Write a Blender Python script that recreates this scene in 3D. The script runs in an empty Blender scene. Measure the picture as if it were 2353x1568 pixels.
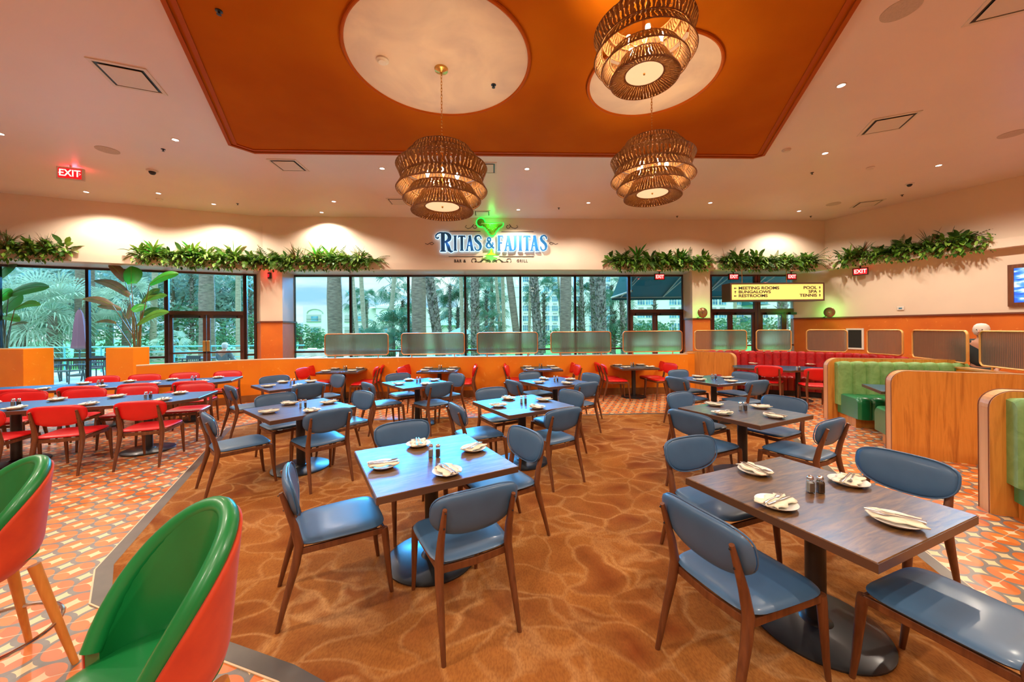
import bpy, bmesh, math, random
from mathutils import Vector, Matrix, noise as mnoise
PI = math.pi
scene = bpy.context.scene
C = scene.collection

# ---------------------------------------------------------------- camera
EYE, FPX, HZ, ROLL = 1.72, 850.0, 755.0, 0.0085
cam_data = bpy.data.cameras.new('camera'); cam = bpy.data.objects.new('camera', cam_data); C.objects.link(cam)
cam_data.sensor_width = 36; cam_data.lens = FPX / 2353 * 36; cam_data.shift_y = -(784 - HZ) / 2353
cam_data.clip_start = 0.05; cam_data.clip_end = 500
cam.matrix_world = Matrix.Translation((0, 0, EYE)) @ Matrix.Rotation(PI / 2, 4, 'X') @ Matrix.Rotation(-ROLL, 4, 'Z')
scene.camera = cam

# ---------------------------------------------------------------- exposure
vs = scene.view_settings
scene.display_settings.display_device = 'sRGB'
vs.view_transform = 'Standard'; vs.look = 'None'; vs.exposure = 0.6; vs.gamma = 1.0; vs.use_curve_mapping = False
scene.cycles.use_denoising = True
scene.cycles.max_bounces = 8; scene.cycles.diffuse_bounces = 4; scene.cycles.glossy_bounces = 3
scene.cycles.transmission_bounces = 6; scene.cycles.transparent_max_bounces = 24
scene.cycles.sample_clamp_indirect = 4.0; scene.cycles.caustics_reflective = False; scene.cycles.caustics_refractive = False

# ---------------------------------------------------------------- sky: pale evening overcast with soft cloud bands
world = bpy.data.worlds.new('evening_sky'); scene.world = world; world.use_nodes = True
wn = world.node_tree.nodes; wl = world.node_tree.links; wn.clear()
w_out = wn.new('ShaderNodeOutputWorld'); w_bg = wn.new('ShaderNodeBackground'); wl.new(w_bg.outputs[0], w_out.inputs[0])
w_tc = wn.new('ShaderNodeTexCoord'); w_map = wn.new('ShaderNodeMapping'); w_map.inputs['Scale'].default_value = (1.5, 1.5, 9)
w_no = wn.new('ShaderNodeTexNoise'); w_no.inputs['Scale'].default_value = 2.2; w_no.inputs['Detail'].default_value = 6
w_r = wn.new('ShaderNodeValToRGB')
w_r.color_ramp.elements[0].position = .38; w_r.color_ramp.elements[0].color = (.42, .66, .86, 1)
w_r.color_ramp.elements[1].position = .62; w_r.color_ramp.elements[1].color = (1.0, .97, .92, 1)
wl.new(w_tc.outputs['Generated'], w_map.inputs[0]); wl.new(w_map.outputs[0], w_no.inputs[0]); wl.new(w_no.outputs[0], w_r.inputs[0])
wl.new(w_r.outputs[0], w_bg.inputs[0])
# overcast sky: about four times brighter overhead than along the horizon
w_sep = wn.new('ShaderNodeSeparateXYZ'); wl.new(w_tc.outputs['Generated'], w_sep.inputs[0])
w_mr = wn.new('ShaderNodeMapRange'); wl.new(w_sep.outputs['Z'], w_mr.inputs[0])
for i_, v_ in ((1, .10), (2, .70), (3, .92), (4, 4.2)): w_mr.inputs[i_].default_value = v_
wl.new(w_mr.outputs[0], w_bg.inputs[1])

# ---------------------------------------------------------------- fixed room measures (metres, camera stands at the origin, y runs into the room)
CEIL = 5.2
TT = 0.75                                   # table top
SOFFIT, LEDGE, RAIL = 3.555, 3.79, 1.96

def ray(px, py):
    dx, dy = px - 1176.5, py - HZ
    return (dx - dy * ROLL), (dx * ROLL + dy)
def at_z(px, py, z):                        # a point of the picture at a known height
    u, v = ray(px, py); Y = FPX * (EYE - z) / v
    return Vector((u * Y / FPX, Y, z))
def at_y(px, py, Y):
    u, v = ray(px, py)
    return Vector((u * Y / FPX, Y, EYE - v * Y / FPX))
def on_wall(px, py, A, B):                  # a point of the picture on the upright wall through A and B
    u, v = ray(px, py); k = u / FPX
    dx, dy = B[0] - A[0], B[1] - A[1]
    t = (k * A[1] - A[0]) / (dx - k * dy)
    X, Y = A[0] + t * dx, A[1] + t * dy
    return Vector((X, Y, EYE - v * Y / FPX))
W1 = at_z(0, 443, CEIL).xy; W2 = at_z(603, 497.3, CEIL).xy; W3 = at_z(1895, 507, CEIL).xy; W4 = at_z(2353, 403, CEIL).xy
LD = (W1 - W2).normalized(); BD = (W3 - W2).normalized(); RD = (W4 - W3).normalized()
LN = Vector((LD.y, -LD.x)); BN = Vector((-BD.y, BD.x))
if LN.y < 0: LN = -LN
if BN.y < 0: BN = -BN
RN = Vector((-RD.y, RD.x))
if RN.x < 0: RN = -RN
WD = 1.0                                    # depth of the window bays behind the bulkhead
def isect(p, d, q, e):
    t = ((q.x - p.x) * e.y - (q.y - p.y) * e.x) / (d.x * e.y - d.y * e.x)
    return p + d * t
LA, LB = W2 + LN * WD, W1 + LN * WD          # left window plane
BA, BB = W2 + BN * WD, W3 + BN * WD          # back window plane
GC = isect(LA, LD, BA, BD)                  # corner of the two window planes

# ---------------------------------------------------------------- lights of the room, with added fill spots
def spot(loc, power, color=(1, .80, .58), size=2.4, blend=.6, r=.06, aim=None):
    l = bpy.data.lights.new('downlight_and_fill_glow', 'SPOT'); l.energy = power; l.color = color; l.spot_size = size; l.spot_blend = blend; l.shadow_soft_size = r
    o = bpy.data.objects.new('downlight_and_fill_glow', l); C.objects.link(o); o.location = loc
    if aim is not None: o.rotation_euler = (Vector(aim) - Vector(loc)).to_track_quat('-Z', 'Y').to_euler()
    return o
def point(loc, power, color=(1, .8, .55), r=.05):
    l = bpy.data.lights.new('lamp_glow', 'POINT'); l.energy = power; l.color = color; l.shadow_soft_size = r
    o = bpy.data.objects.new('lamp_glow', l); C.objects.link(o); o.location = loc
    return o
DOWN_PX = [(0, 307), (403, 321), (198, 441), (364, 444), (491, 469), (767, 463), (739, 488), (878, 387), (1211, 388), (1191, 482),
           (1352, 466), (1632, 466), (1836, 485), (1896, 352), (1933, 196), (2157, 380)]
WASH = {(198, 441), (491, 469), (739, 488), (1191, 482), (1836, 485)}
for q in DOWN_PX:
    p = at_z(q[0], q[1], CEIL)
    spot((p.x, p.y, CEIL - .05), 150 if q not in WASH else 170, (1, .86, .70), 2.5, .5, .05)
for q in [(-3.2, 1.6), (3.4, 1.4), (0.1, -.9), (-5.4, .6), (5.6, 2.4), (-7.0, 3.4), (-2.2, -2.6), (2.6, -2.4), (7.6, 4.6), (9.5, 7.6), (-9.2, 5.2)]:  # added spots without fixtures, warm fill beyond the lit downlights
    spot((q[0], q[1], CEIL - .06), 205, (1, .86, .70), 2.7, .5, .05)
# daylight that comes down through the tinted glazing from the bright western sky
sun = bpy.data.lights.new('sky_light', 'SUN'); sun.energy = 13; sun.color = (.04, .42, 1.0); sun.angle = math.radians(26)
so = bpy.data.objects.new('sky_light', sun); C.objects.link(so); so.rotation_euler = Vector((.20, -1, -.33)).to_track_quat('-Z', 'Y').to_euler()

# ---------------------------------------------------------------- naming helpers
def tag(o, label=None, cat=None, group=None, kind=None):
    if label: o['label'] = label
    if cat: o['category'] = cat
    if group: o['group'] = group
    if kind: o['kind'] = kind
    return o
def thing(name, label, cat, loc=(0, 0, 0), rz=0, group=None):
    o = bpy.data.objects.new(name, None); C.objects.link(o); o.location = loc; o.rotation_euler = (0, 0, rz); o.empty_display_size = .1
    return tag(o, label, cat, group)
def link(name, me, parent=None, mats=None, smooth=False):
    if mats is not None:
        for m in (mats if isinstance(mats, (list, tuple)) else [mats]): me.materials.append(m)
    if smooth: me.polygons.foreach_set('use_smooth', [True] * len(me.polygons))
    o = bpy.data.objects.new(name, me); C.objects.link(o)
    if parent is not None: o.parent = parent
    return o
KIDS = {}
def copy_tree(o, parent=None):
    c = o.copy(); C.objects.link(c)
    if parent is not None: c.parent = parent
    for ch in o.children: copy_tree(ch, c)
    return c
def place(proto, used, loc, rz, label, group=None, s=None, rx=0, ry=0):
    """first call moves the proto itself, later calls copy it with its parts"""
    if not used.get(proto.name):
        used[proto.name] = True; o = proto
    else: o = copy_tree(proto)
    o.location = loc; o.rotation_euler = (rx, ry, rz)
    if s is not None: o.scale = (s, s, s) if not isinstance(s, tuple) else s
    o['label'] = label
    if group: o['group'] = group
    return o
USED = {}

# ---------------------------------------------------------------- mesh builder
class MB:
    def __init__(s): s.v = []; s.f = []; s.m = []; s.cur = 0
    def add(s, vs_, fs, m=None):
        b = len(s.v); s.v += [tuple(x) for x in vs_]; s.f += [tuple(b + i for i in f) for f in fs]; s.m += [s.cur if m is None else m] * len(fs); return s
    def box(s, x0, y0, z0, x1, y1, z1, m=None, M=None):
        vv = [Vector(p) for p in ((x0, y0, z0), (x1, y0, z0), (x1, y1, z0), (x0, y1, z0), (x0, y0, z1), (x1, y0, z1), (x1, y1, z1), (x0, y1, z1))]
        if M is not None: vv = [M @ p for p in vv]
        return s.add(vv, [(0, 3, 2, 1), (4, 5, 6, 7), (0, 1, 5, 4), (1, 2, 6, 5), (2, 3, 7, 6), (3, 0, 4, 7)], m)
    def tube(s, pts, rad, n=10, m=None, ry=1.0, cap=True, up=None, closed=False):
        """round (or oval) bar through points; rad a number or one per point"""
        pts = [Vector(p) for p in pts]; k = len(pts)
        if not isinstance(rad, (list, tuple)): rad = [rad] * k
        vv = []; prev = None
        for i, p in enumerate(pts):
            if closed: d = pts[(i + 1) % k] - pts[i - 1]
            else: d = pts[min(i + 1, k - 1)] - pts[max(i - 1, 0)]
            d = d.normalized() if d.length > 1e-9 else Vector((0, 0, 1))
            if prev is None:
                a = Vector(up) if up is not None else (Vector((1, 0, 0)) if abs(d.x) < .8 else Vector((0, 1, 0)))
            else: a = prev
            a = (a - d * a.dot(d)).normalized(); b = d.cross(a); prev = a
            for j in range(n):
                t = 2 * PI * j / n
                vv.append(p + a * math.cos(t) * rad[i] + b * math.sin(t) * rad[i] * ry)
        fs = []
        for i in range(k if closed else k - 1):
            for j in range(n):
                i2 = (i + 1) % k; fs.append((i * n + j, i * n + (j + 1) % n, i2 * n + (j + 1) % n, i2 * n + j))
        if cap and not closed: fs.append(tuple(range(n))[::-1]); fs.append(tuple((k - 1) * n + j for j in range(n)))
        return s.add(vv, fs, m)
    def lathe(s, prof, n=24, m=None, c=(0, 0, 0), a0=0, M=None, close=True):
        vv = []; k = len(prof)
        for r, z in prof:
            for j in range(n):
                t = a0 + 2 * PI * j / n; p = Vector((c[0] + r * math.cos(t), c[1] + r * math.sin(t), c[2] + z)); vv.append(M @ p if M is not None else p)
        fs = [(i * n + j, i * n + (j + 1) % n, (i + 1) * n + (j + 1) % n, (i + 1) * n + j) for i in range(k - 1) for j in range(n)]
        if close:
            if prof[0][0] > 1e-5: fs.append(tuple(range(n))[::-1])
            if prof[-1][0] > 1e-5: fs.append(tuple((k - 1) * n + j for j in range(n)))
        return s.add(vv, fs, m)
    def prism(s, poly, z0, z1, m=None, M=None):
        n = len(poly); a = sum(poly[i][0] * poly[(i + 1) % n][1] - poly[(i + 1) % n][0] * poly[i][1] for i in range(n))
        if a < 0: poly = list(poly)[::-1]
        vv = [Vector((p[0], p[1], z0)) for p in poly] + [Vector((p[0], p[1], z1)) for p in poly]
        if M is not None: vv = [M @ p for p in vv]
        return s.add(vv, [tuple(range(n))[::-1], tuple(range(n, 2 * n))] + [(i, (i + 1) % n, n + (i + 1) % n, n + i) for i in range(n)], m)
    def mesh(s, name='m'):
        me = bpy.data.meshes.new(name); me.from_pydata(s.v, [], s.f); me.update()
        me.polygons.foreach_set('material_index', s.m); return me
    def build(s, name, mats=None, parent=None, smooth=False, bevel=0, seg=2, angle=35):
        o = link(name, s.mesh(name), parent, mats, smooth)
        if bevel:
            b = o.modifiers.new('b', 'BEVEL'); b.width = bevel; b.segments = seg; b.limit_method = 'ANGLE'; b.angle_limit = math.radians(angle)
        if smooth: shade_angle(o.data)
        return o
def shade_angle(me, deg=42):
    bm = bmesh.new(); bm.from_mesh(me); lim = math.radians(deg)
    for e in bm.edges:
        e.smooth = not (len(e.link_faces) == 2 and e.calc_face_angle(0) > lim)
    bm.to_mesh(me); bm.free()
def superell(t, a, b, n):
    c, s_ = math.cos(t), math.sin(t)
    return a * abs(c) ** (2 / n) * (1 if c >= 0 else -1), b * abs(s_) ** (2 / n) * (1 if s_ >= 0 else -1)
def pad(outline, c, thick, surf, rings=7, p=3.0, off=0.0):
    """cushion: a closed inflated shape over an outline in its own plane; surf(u, v, t) gives the point"""
    n = len(outline); vv = []; fs = []
    sides = []
    for sgn in (1, -1):
        rows = []
        for k in range(rings):
            r = math.sin((k / (rings - 1)) * PI / 2) if k else 0
            t = thick * .5 * (max(0, 1 - r ** p)) ** .5 * sgn
            if k == 0: rows.append([len(vv)]); vv.append(surf(c[0], c[1], thick * .5 * sgn))
            elif k == rings - 1 and sgn < 0: rows.append(sides[0][-1])
            else:
                row = []
                for (x, y) in outline: row.append(len(vv)); vv.append(surf(c[0] + (x - c[0]) * r, c[1] + (y - c[1]) * r, t))
                rows.append(row)
        sides.append(rows)
        for k in range(rings - 1):
            A, B = rows[k], rows[k + 1]
            for j in range(n):
                j2 = (j + 1) % n
                f = (A[0], B[j], B[j2]) if k == 0 else (A[j], B[j], B[j2], A[j2])
                fs.append(f if sgn > 0 else f[::-1])
    return vv, fs
# ================================================================ materials
def mat(name, col=(.8, .8, .8), rough=.5, metal=0, coat=0, emit=None, es=0, sheen=0, spec=.5):
    m = bpy.data.materials.new(name); m.use_nodes = True; b = m.node_tree.nodes['Principled BSDF']
    b.inputs['Base Color'].default_value = (*col, 1); b.inputs['Roughness'].default_value = rough; b.inputs['Metallic'].default_value = metal
    b.inputs['Coat Weight'].default_value = coat; b.inputs['Coat Roughness'].default_value = .15; b.inputs['Sheen Weight'].default_value = sheen
    b.inputs['Specular IOR Level'].default_value = spec
    if emit: b.inputs['Emission Color'].default_value = (*emit, 1); b.inputs['Emission Strength'].default_value = es
    return m
class N:
    """small node helper"""
    def __init__(s, m): s.t = m.node_tree; s.b = s.t.nodes.get('Principled BSDF'); s.out = s.t.nodes.get('Material Output')
    def n(s, typ, **kw):
        x = s.t.nodes.new('ShaderNode' + typ)
        for k, v in kw.items():
            if k in x.inputs: x.inputs[k].default_value = v
            else: setattr(x, k, v)
        return x
    def l(s, a, b): s.t.links.new(a, b)
    def coord(s, kind='Object', scale=(1, 1, 1), rot=(0, 0, 0)):
        mp = s.n('Mapping'); mp.inputs['Scale'].default_value = scale; mp.inputs['Rotation'].default_value = rot
        if kind == 'Position': s.l(s.n('NewGeometry').outputs['Position'], mp.inputs[0])
        else: s.l(s.n('TexCoord').outputs[kind], mp.inputs[0])
        return mp.outputs[0]
    def math(s, op, a, b=None, clamp=False):
        x = s.t.nodes.new('ShaderNodeMath'); x.operation = op; x.use_clamp = clamp
        for i, q in enumerate((a, b)):
            if q is None: continue
            if isinstance(q, (int, float)): x.inputs[i].default_value = q
            else: s.l(q, x.inputs[i])
        return x.outputs[0]
    def mix(s, f, a, b):
        x = s.t.nodes.new('ShaderNodeMix'); x.data_type = 'RGBA'
        for i, q in ((0, f), (6, a), (7, b)):
            if isinstance(q, (int, float)): x.inputs[i].default_value = q
            elif isinstance(q, tuple): x.inputs[i].default_value = (*q, 1)
            else: s.l(q, x.inputs[i])
        return x.outputs[2]
    def noise(s, vec, scale, detail=3, rough=.5, dist=0):
        x = s.n('TexNoise'); x.inputs['Scale'].default_value = scale; x.inputs['Detail'].default_value = detail; x.inputs['Roughness'].default_value = rough
        x.inputs['Distortion'].default_value = dist; s.l(vec, x.inputs['Vector']); return x.outputs[0]
    def ramp(s, fac, stops):
        x = s.t.nodes.new('ShaderNodeValToRGB'); e = x.color_ramp.elements
        while len(e) < len(stops): e.new(.5)
        for q, (p, c) in zip(e, stops): q.position = p; q.color = (*c, 1)
        s.l(fac, x.inputs[0]); return x.outputs[0]
    def bump(s, h, st=.2, d=.01):
        x = s.n('Bump'); x.inputs['Strength'].default_value = st; x.inputs['Distance'].default_value = d; s.l(h, x.inputs['Height']); s.l(x.outputs[0], s.b.inputs['Normal'])
    def col(s, o): s.l(o, s.b.inputs['Base Color'])

def noisy(name, c1, c2, scale=4, rough=.5, bump=0, kind='Object', stretch=(1, 1, 1), detail=4, coat=0, dist=0, lo=.35, hi=.65, sheen=0, metal=0):
    m = mat(name, c1, rough, coat=coat, sheen=sheen, metal=metal); g = N(m); v = g.coord(kind, stretch); f = g.noise(v, scale, detail, dist=dist)
    g.col(g.ramp(f, [(lo, c1), (hi, c2)]))
    if bump: g.bump(f, bump)
    return m
M = {}
M['ceiling'] = noisy('ceiling_paint', (.79, .68, .66), (.83, .72, .69), .6, .35, kind='Position')
M['wall'] = noisy('cream_wall_paint', (.74, .60, .47), (.79, .645, .50), .8, .55, kind='Position')
M['soffit'] = mat('soffit_window_tint', (.66, .66, .78), .4)  # lavender of the window light put into the soffit colour
M['tray'] = noisy('burnt_orange_ceiling', (.43, .100, .001), (.52, .150, .002), .7, .85, kind='Position', lo=.3, hi=.7)
M['tray'].node_tree.nodes['Principled BSDF'].inputs['Specular IOR Level'].default_value = .1
M['tray_trim'] = mat('orange_ceiling_trim', (.42, .085, .002), .6, spec=.15)
M['medallion'] = noisy('plaster_medallion', (.66, .52, .44), (.82, .66, .52), .9, .5, kind='Position', dist=1.5)
def plaster(name, c1, c2, c3):
    m = mat(name, c1, .45); g = N(m); v = g.coord('Position')
    a = g.noise(v, 1.1, 4); b = g.noise(v, 4.5, 2, dist=3.0)
    base = g.ramp(a, [(.35, c1), (.65, c2)])
    k = g.ramp(b, [(.66, (0, 0, 0)), (.74, (1, 1, 1))])
    g.col(g.mix(g.math('MULTIPLY', k, .55), base, c3)); g.bump(b, .06); return m
M['orange'] = plaster('orange_plaster', (.80, .215, .004), (.86, .275, .006), (.95, .45, .08))
M['orange_deep'] = plaster('deep_orange_plaster', (.56, .12, .012), (.68, .17, .016), (.85, .34, .08))
M['cap'] = mat('divider_cap', (.74, .42, .20), .4)
M['baseboard'] = mat('ochre_baseboard', (.27, .10, .02), .4)
M['rail'] = mat('dark_chair_rail', (.16, .045, .02), .35, coat=.3)
M['black_metal'] = mat('dark_bronze_frame', (.035, .016, .014), .35, coat=.2)
M['brown_metal'] = mat('brown_door_frame', (.085, .028, .018), .35, coat=.3)
M['brass'] = mat('brass', (.75, .47, .14), .25, metal=1)
M['chrome'] = mat('chrome', (.75, .75, .75), .15, metal=1)
M['white'] = mat('white_paint', (.72, .66, .60), .4)
M['dark'] = mat('near_black', (.015, .015, .017), .4)
M['copper'] = mat('copper_frame', (.86, .36, .13), .3, metal=.6)
M['gold_frame'] = mat('warm_gold_frame', (.80, .42, .12), .35, metal=.3)
def leather(name, c, c2, r=.44, coat=.12):
    m = noisy(name, c, c2, 3, r, coat=coat); return m
M['blue'] = leather('slate_blue_leather', (.044, .108, .205), (.056, .135, .25))
M['red'] = leather('red_leather', (.62, .004, .006), (.72, .008, .010), .42, .12)
def wood(name, c1, c2, c3=None, scale=2.0, stretch=(14, 14, 1), rough=.4, coat=.2, kind='Object'):
    m = mat(name, c1, rough, coat=coat); g = N(m); v = g.coord(kind, stretch)
    a = g.noise(v, scale, 5, .6, .6); g.col(g.ramp(a, [(.3, c1), (.62, c2)] if c3 is None else [(.28, c1), (.5, c2), (.68, c3)])); return m
M['walnut'] = wood('walnut_leg', (.10, .028, .009), (.18, .058, .018))
M['oak'] = wood('oak_veneer', (.50, .175, .022), (.66, .27, .045), (.42, .14, .02), 1.6, (9, 9, .55), .38, .25, 'Position')
M['oak_edge'] = wood('oak_edge', (.60, .27, .08), (.72, .36, .13), None, 2, (6, 6, .5), .4, .2, 'Position')
M['oak_leg'] = wood('oak_leg', (.55, .20, .03), (.66, .27, .05))
M['cast'] = mat('cast_iron', (.018, .017, .018), .38, coat=.15)
M['edge_band'] = mat('tabletop_edge', (.10, .045, .022), .35, coat=.2)
# dark laminated top: wood grain under lacquer, gloss tinted blue to imitate window reflections
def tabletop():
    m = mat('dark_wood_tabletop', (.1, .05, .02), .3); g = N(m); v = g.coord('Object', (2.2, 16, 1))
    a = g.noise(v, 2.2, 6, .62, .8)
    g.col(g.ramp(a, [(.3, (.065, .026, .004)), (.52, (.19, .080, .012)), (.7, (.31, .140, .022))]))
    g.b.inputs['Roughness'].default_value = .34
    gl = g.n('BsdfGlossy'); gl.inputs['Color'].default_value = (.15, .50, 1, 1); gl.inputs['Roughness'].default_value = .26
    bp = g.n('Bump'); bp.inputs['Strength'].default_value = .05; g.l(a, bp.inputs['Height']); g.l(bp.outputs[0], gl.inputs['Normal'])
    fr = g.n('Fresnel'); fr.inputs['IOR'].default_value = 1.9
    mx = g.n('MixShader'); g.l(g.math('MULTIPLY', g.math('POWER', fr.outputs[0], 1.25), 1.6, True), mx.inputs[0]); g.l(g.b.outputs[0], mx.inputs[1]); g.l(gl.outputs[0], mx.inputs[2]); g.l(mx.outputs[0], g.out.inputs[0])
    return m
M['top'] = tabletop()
M['porcelain'] = mat('porcelain', (.80, .78, .74), .2, coat=.4)
M['linen'] = noisy('cream_linen', (.80, .68, .48), (.86, .76, .58), 20, .8)
M['steel'] = mat('cutlery_steel', (.62, .66, .72), .18, metal=1)
M['salt'] = mat('salt', (.85, .78, .68), .7); M['pepper'] = noisy('pepper', (.10, .05, .02), (.26, .15, .06), 300, .8)
def clear_glass(name, tint=(.93, .97, .97), gloss=.12, rough=.02, fr_ior=1.45):
    m = bpy.data.materials.new(name); m.use_nodes = True; g = N(m); g.t.nodes.remove(g.b)
    t = g.n('BsdfTransparent'); t.inputs[0].default_value = (*tint, 1); gl = g.n('BsdfGlossy'); gl.inputs['Roughness'].default_value = rough
    gl.inputs['Color'].default_value = (1, 1, 1, 1)
    fr = g.n('Fresnel'); fr.inputs['IOR'].default_value = fr_ior; mx = g.n('MixShader')
    g.l(g.math('ADD', fr.outputs[0], gloss - .04, True), mx.inputs[0]); g.l(t.outputs[0], mx.inputs[1]); g.l(gl.outputs[0], mx.inputs[2]); g.l(mx.outputs[0], g.out.inputs[0]); return m
M['window'] = clear_glass('teal_tinted_glass', (.80, .94, .95), .03)
M['jar_glass'] = clear_glass('shaker_glass', (.86, .92, .95), .12)
def fluted():
    m = bpy.data.materials.new('fluted_glass'); m.use_nodes = True; g = N(m)
    v = g.coord('Object'); w = g.n('TexWave'); w.wave_type = 'BANDS'; w.bands_direction = 'X'; w.inputs['Scale'].default_value = 11; w.inputs['Distortion'].default_value = 0; g.l(v, w.inputs[0])
    g.col(g.mix(w.outputs[0], (.30, .285, .25), (.40, .375, .33))); g.b.inputs['Roughness'].default_value = .25
    t = g.n('BsdfRefraction'); t.inputs['Color'].default_value = (.80, .84, .80, 1); t.inputs['Roughness'].default_value = .28; t.inputs['IOR'].default_value = 1.12
    bp = g.n('Bump'); bp.inputs['Strength'].default_value = .35; bp.inputs['Distance'].default_value = .01; g.l(w.outputs[0], bp.inputs['Height']); g.l(bp.outputs[0], t.inputs['Normal']); g.l(bp.outputs[0], g.b.inputs['Normal'])
    mx = g.n('MixShader'); mx.inputs[0].default_value = .72; g.l(g.b.outputs[0], mx.inputs[1]); g.l(t.outputs[0], mx.inputs[2]); g.l(mx.outputs[0], g.out.inputs[0]); return m
M['fluted'] = fluted()
def velvet(name, c1, c2, c3):
    m = mat(name, c1, .55, sheen=.9); g = N(m); v = g.coord('Position'); a = g.noise(v, 7, 4, .6, 1.2)
    g.col(g.ramp(a, [(.34, c1), (.52, c2), (.72, c3)])); g.b.inputs['Sheen Roughness'].default_value = .35; g.b.inputs['Sheen Tint'].default_value = (*c3, 1); return m
M['green_velvet'] = velvet('green_velvet', (.16, .30, .085), (.20, .37, .115), (.25, .43, .15))
M['red_velvet'] = velvet('red_velvet', (.28, .002, .004), (.40, .003, .006), (.52, .01, .012))
M['teal_velvet'] = velvet('teal_velvet', (.01, .20, .24), (.02, .34, .42), (.05, .45, .50))
M['green_leather'] = leather('emerald_leather', (.005, .155, .050), (.008, .20, .065), .32, .3)
M['green_stool'] = leather('bright_green_leather', (.004, .17, .035), (.006, .215, .05), .36, .2)
M['red_leather2'] = leather('oxblood_leather', (.26, .006, .006), (.34, .010, .008), .3, .3)
M['orange_shell'] = noisy('orange_fabric', (.52, .034, .003), (.62, .052, .005), 9, .7, sheen=.15)
# hydraulic tile floor
def tiles():
    m = mat('patterned_tile', (.8, .4, .2), .33); g = N(m)
    P_ = .215; v = g.coord('Position', (1 / P_, 1 / P_, 1), (0, 0, math.radians(-22)))
    sx = g.n('SeparateXYZ'); g.l(v, sx.inputs[0])
    def cell(off):
        r = []
        for i in (0, 1):
            f = g.math('FRACT', g.math('ADD', sx.outputs[i], off)); r.append(g.math('ABSOLUTE', g.math('SUBTRACT', f, .5)))
        return r
    a, b = cell(.5), cell(.0)
    def rad(c): return g.math('SQRT', g.math('ADD', g.math('POWER', c[0], 2), g.math('POWER', c[1], 2)))
    def star(c, k): return g.math('LESS_THAN', g.math('ADD', g.math('POWER', c[0], .75), g.math('POWER', c[1], .75)), k)
    disc = g.math('LESS_THAN', rad(a), .455)
    disc2 = g.math('LESS_THAN', g.math('ABSOLUTE', g.math('SUBTRACT', a[0], a[1])), .20)
    s1, s2 = star(a, .34), star(b, .34)
    cf = g.n('TexWhiteNoise'); fl = g.n('VectorMath', operation='FLOOR'); g.l(v, fl.inputs[0]); g.l(fl.outputs[0], cf.inputs[0])
    org = g.mix(cf.outputs[0], (.60, .135, .022), (.74, .215, .036)); grey = (.19, .17, .15); cream = (.82, .60, .31)
    col = g.mix(disc, grey, org)
    col = g.mix(g.math('MULTIPLY', disc2, g.math('SUBTRACT', 1, disc)), col, (.21, .19, .165))
    col = g.mix(g.math('MAXIMUM', s1, s2), col, cream)
    line = g.math('GREATER_THAN', b[1], .488)
    col = g.mix(g.math('MULTIPLY', line, .65), col, (.85, .62, .38)); g.col(col)
    g.bump(g.math('SUBTRACT', 1, line), .04, .002); return m
M['tile'] = tiles()
def carpet():
    m = mat('patterned_carpet', (.4, .2, .08), .95); g = N(m); v = g.coord('Position', (1, 1.25, 1))
    w = g.noise(v, 1.3, 3, .55); vm = g.n('VectorMath', operation='SCALE'); 
    nz = g.n('TexNoise'); nz.inputs['Scale'].default_value = 1.5; nz.inputs['Detail'].default_value = 1.6; g.l(v, nz.inputs['Vector'])
    vm.inputs['Scale'].default_value = 1.1; g.l(nz.outputs['Color'], vm.inputs[0])
    ad = g.n('VectorMath', operation='ADD'); g.l(v, ad.inputs[0]); g.l(vm.outputs[0], ad.inputs[1])
    vo = g.n('TexVoronoi', feature='DISTANCE_TO_EDGE'); vo.inputs['Scale'].default_value = 2.9; g.l(ad.outputs[0], vo.inputs['Vector'])
    vc = g.n('TexVoronoi', feature='F1'); vc.inputs['Scale'].default_value = 2.9; g.l(ad.outputs[0], vc.inputs['Vector'])
    fine = g.noise(g.coord('Position', (40, 16, 40)), 3, 3)
    sepc = g.n('SeparateColor'); g.l(vc.outputs['Color'], sepc.inputs[0])
    g.b.inputs['Specular IOR Level'].default_value = .05
    inner = g.mix(sepc.outputs[0], (.185, .040, .009), (.34, .118, .024))
    shade = g.ramp(vc.outputs['Distance'], [(.05, (0, 0, 0)), (.62, (1, 1, 1))])
    inner = g.mix(g.math('MULTIPLY', shade, .55), inner, (.39, .160, .038))
    edge = g.ramp(vo.outputs['Distance'], [(.008, (1, 1, 1)), (.085, (0, 0, 0))])
    col = g.mix(g.math('MULTIPLY', g.math('MULTIPLY', edge, g.ramp(w, [(.35, (.25, .25, .25)), (.6, (1, 1, 1))])), .8), inner, (.50, .245, .085))
    col = g.mix(g.math('MULTIPLY', g.ramp(fine, [(.35, (1, 1, 1)), (.6, (0, 0, 0))]), .38), col, (.16, .045, .014))
    g.col(col); g.bump(fine, .35, .004); return m
M['carpet'] = carpet()
M['strip'] = noisy('slate_strip', (.075, .060, .045), (.12, .10, .075), 3, .35, kind='Position')
M['cream_strip'] = mat('cream_strip', (.75, .55, .33), .4)
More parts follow.
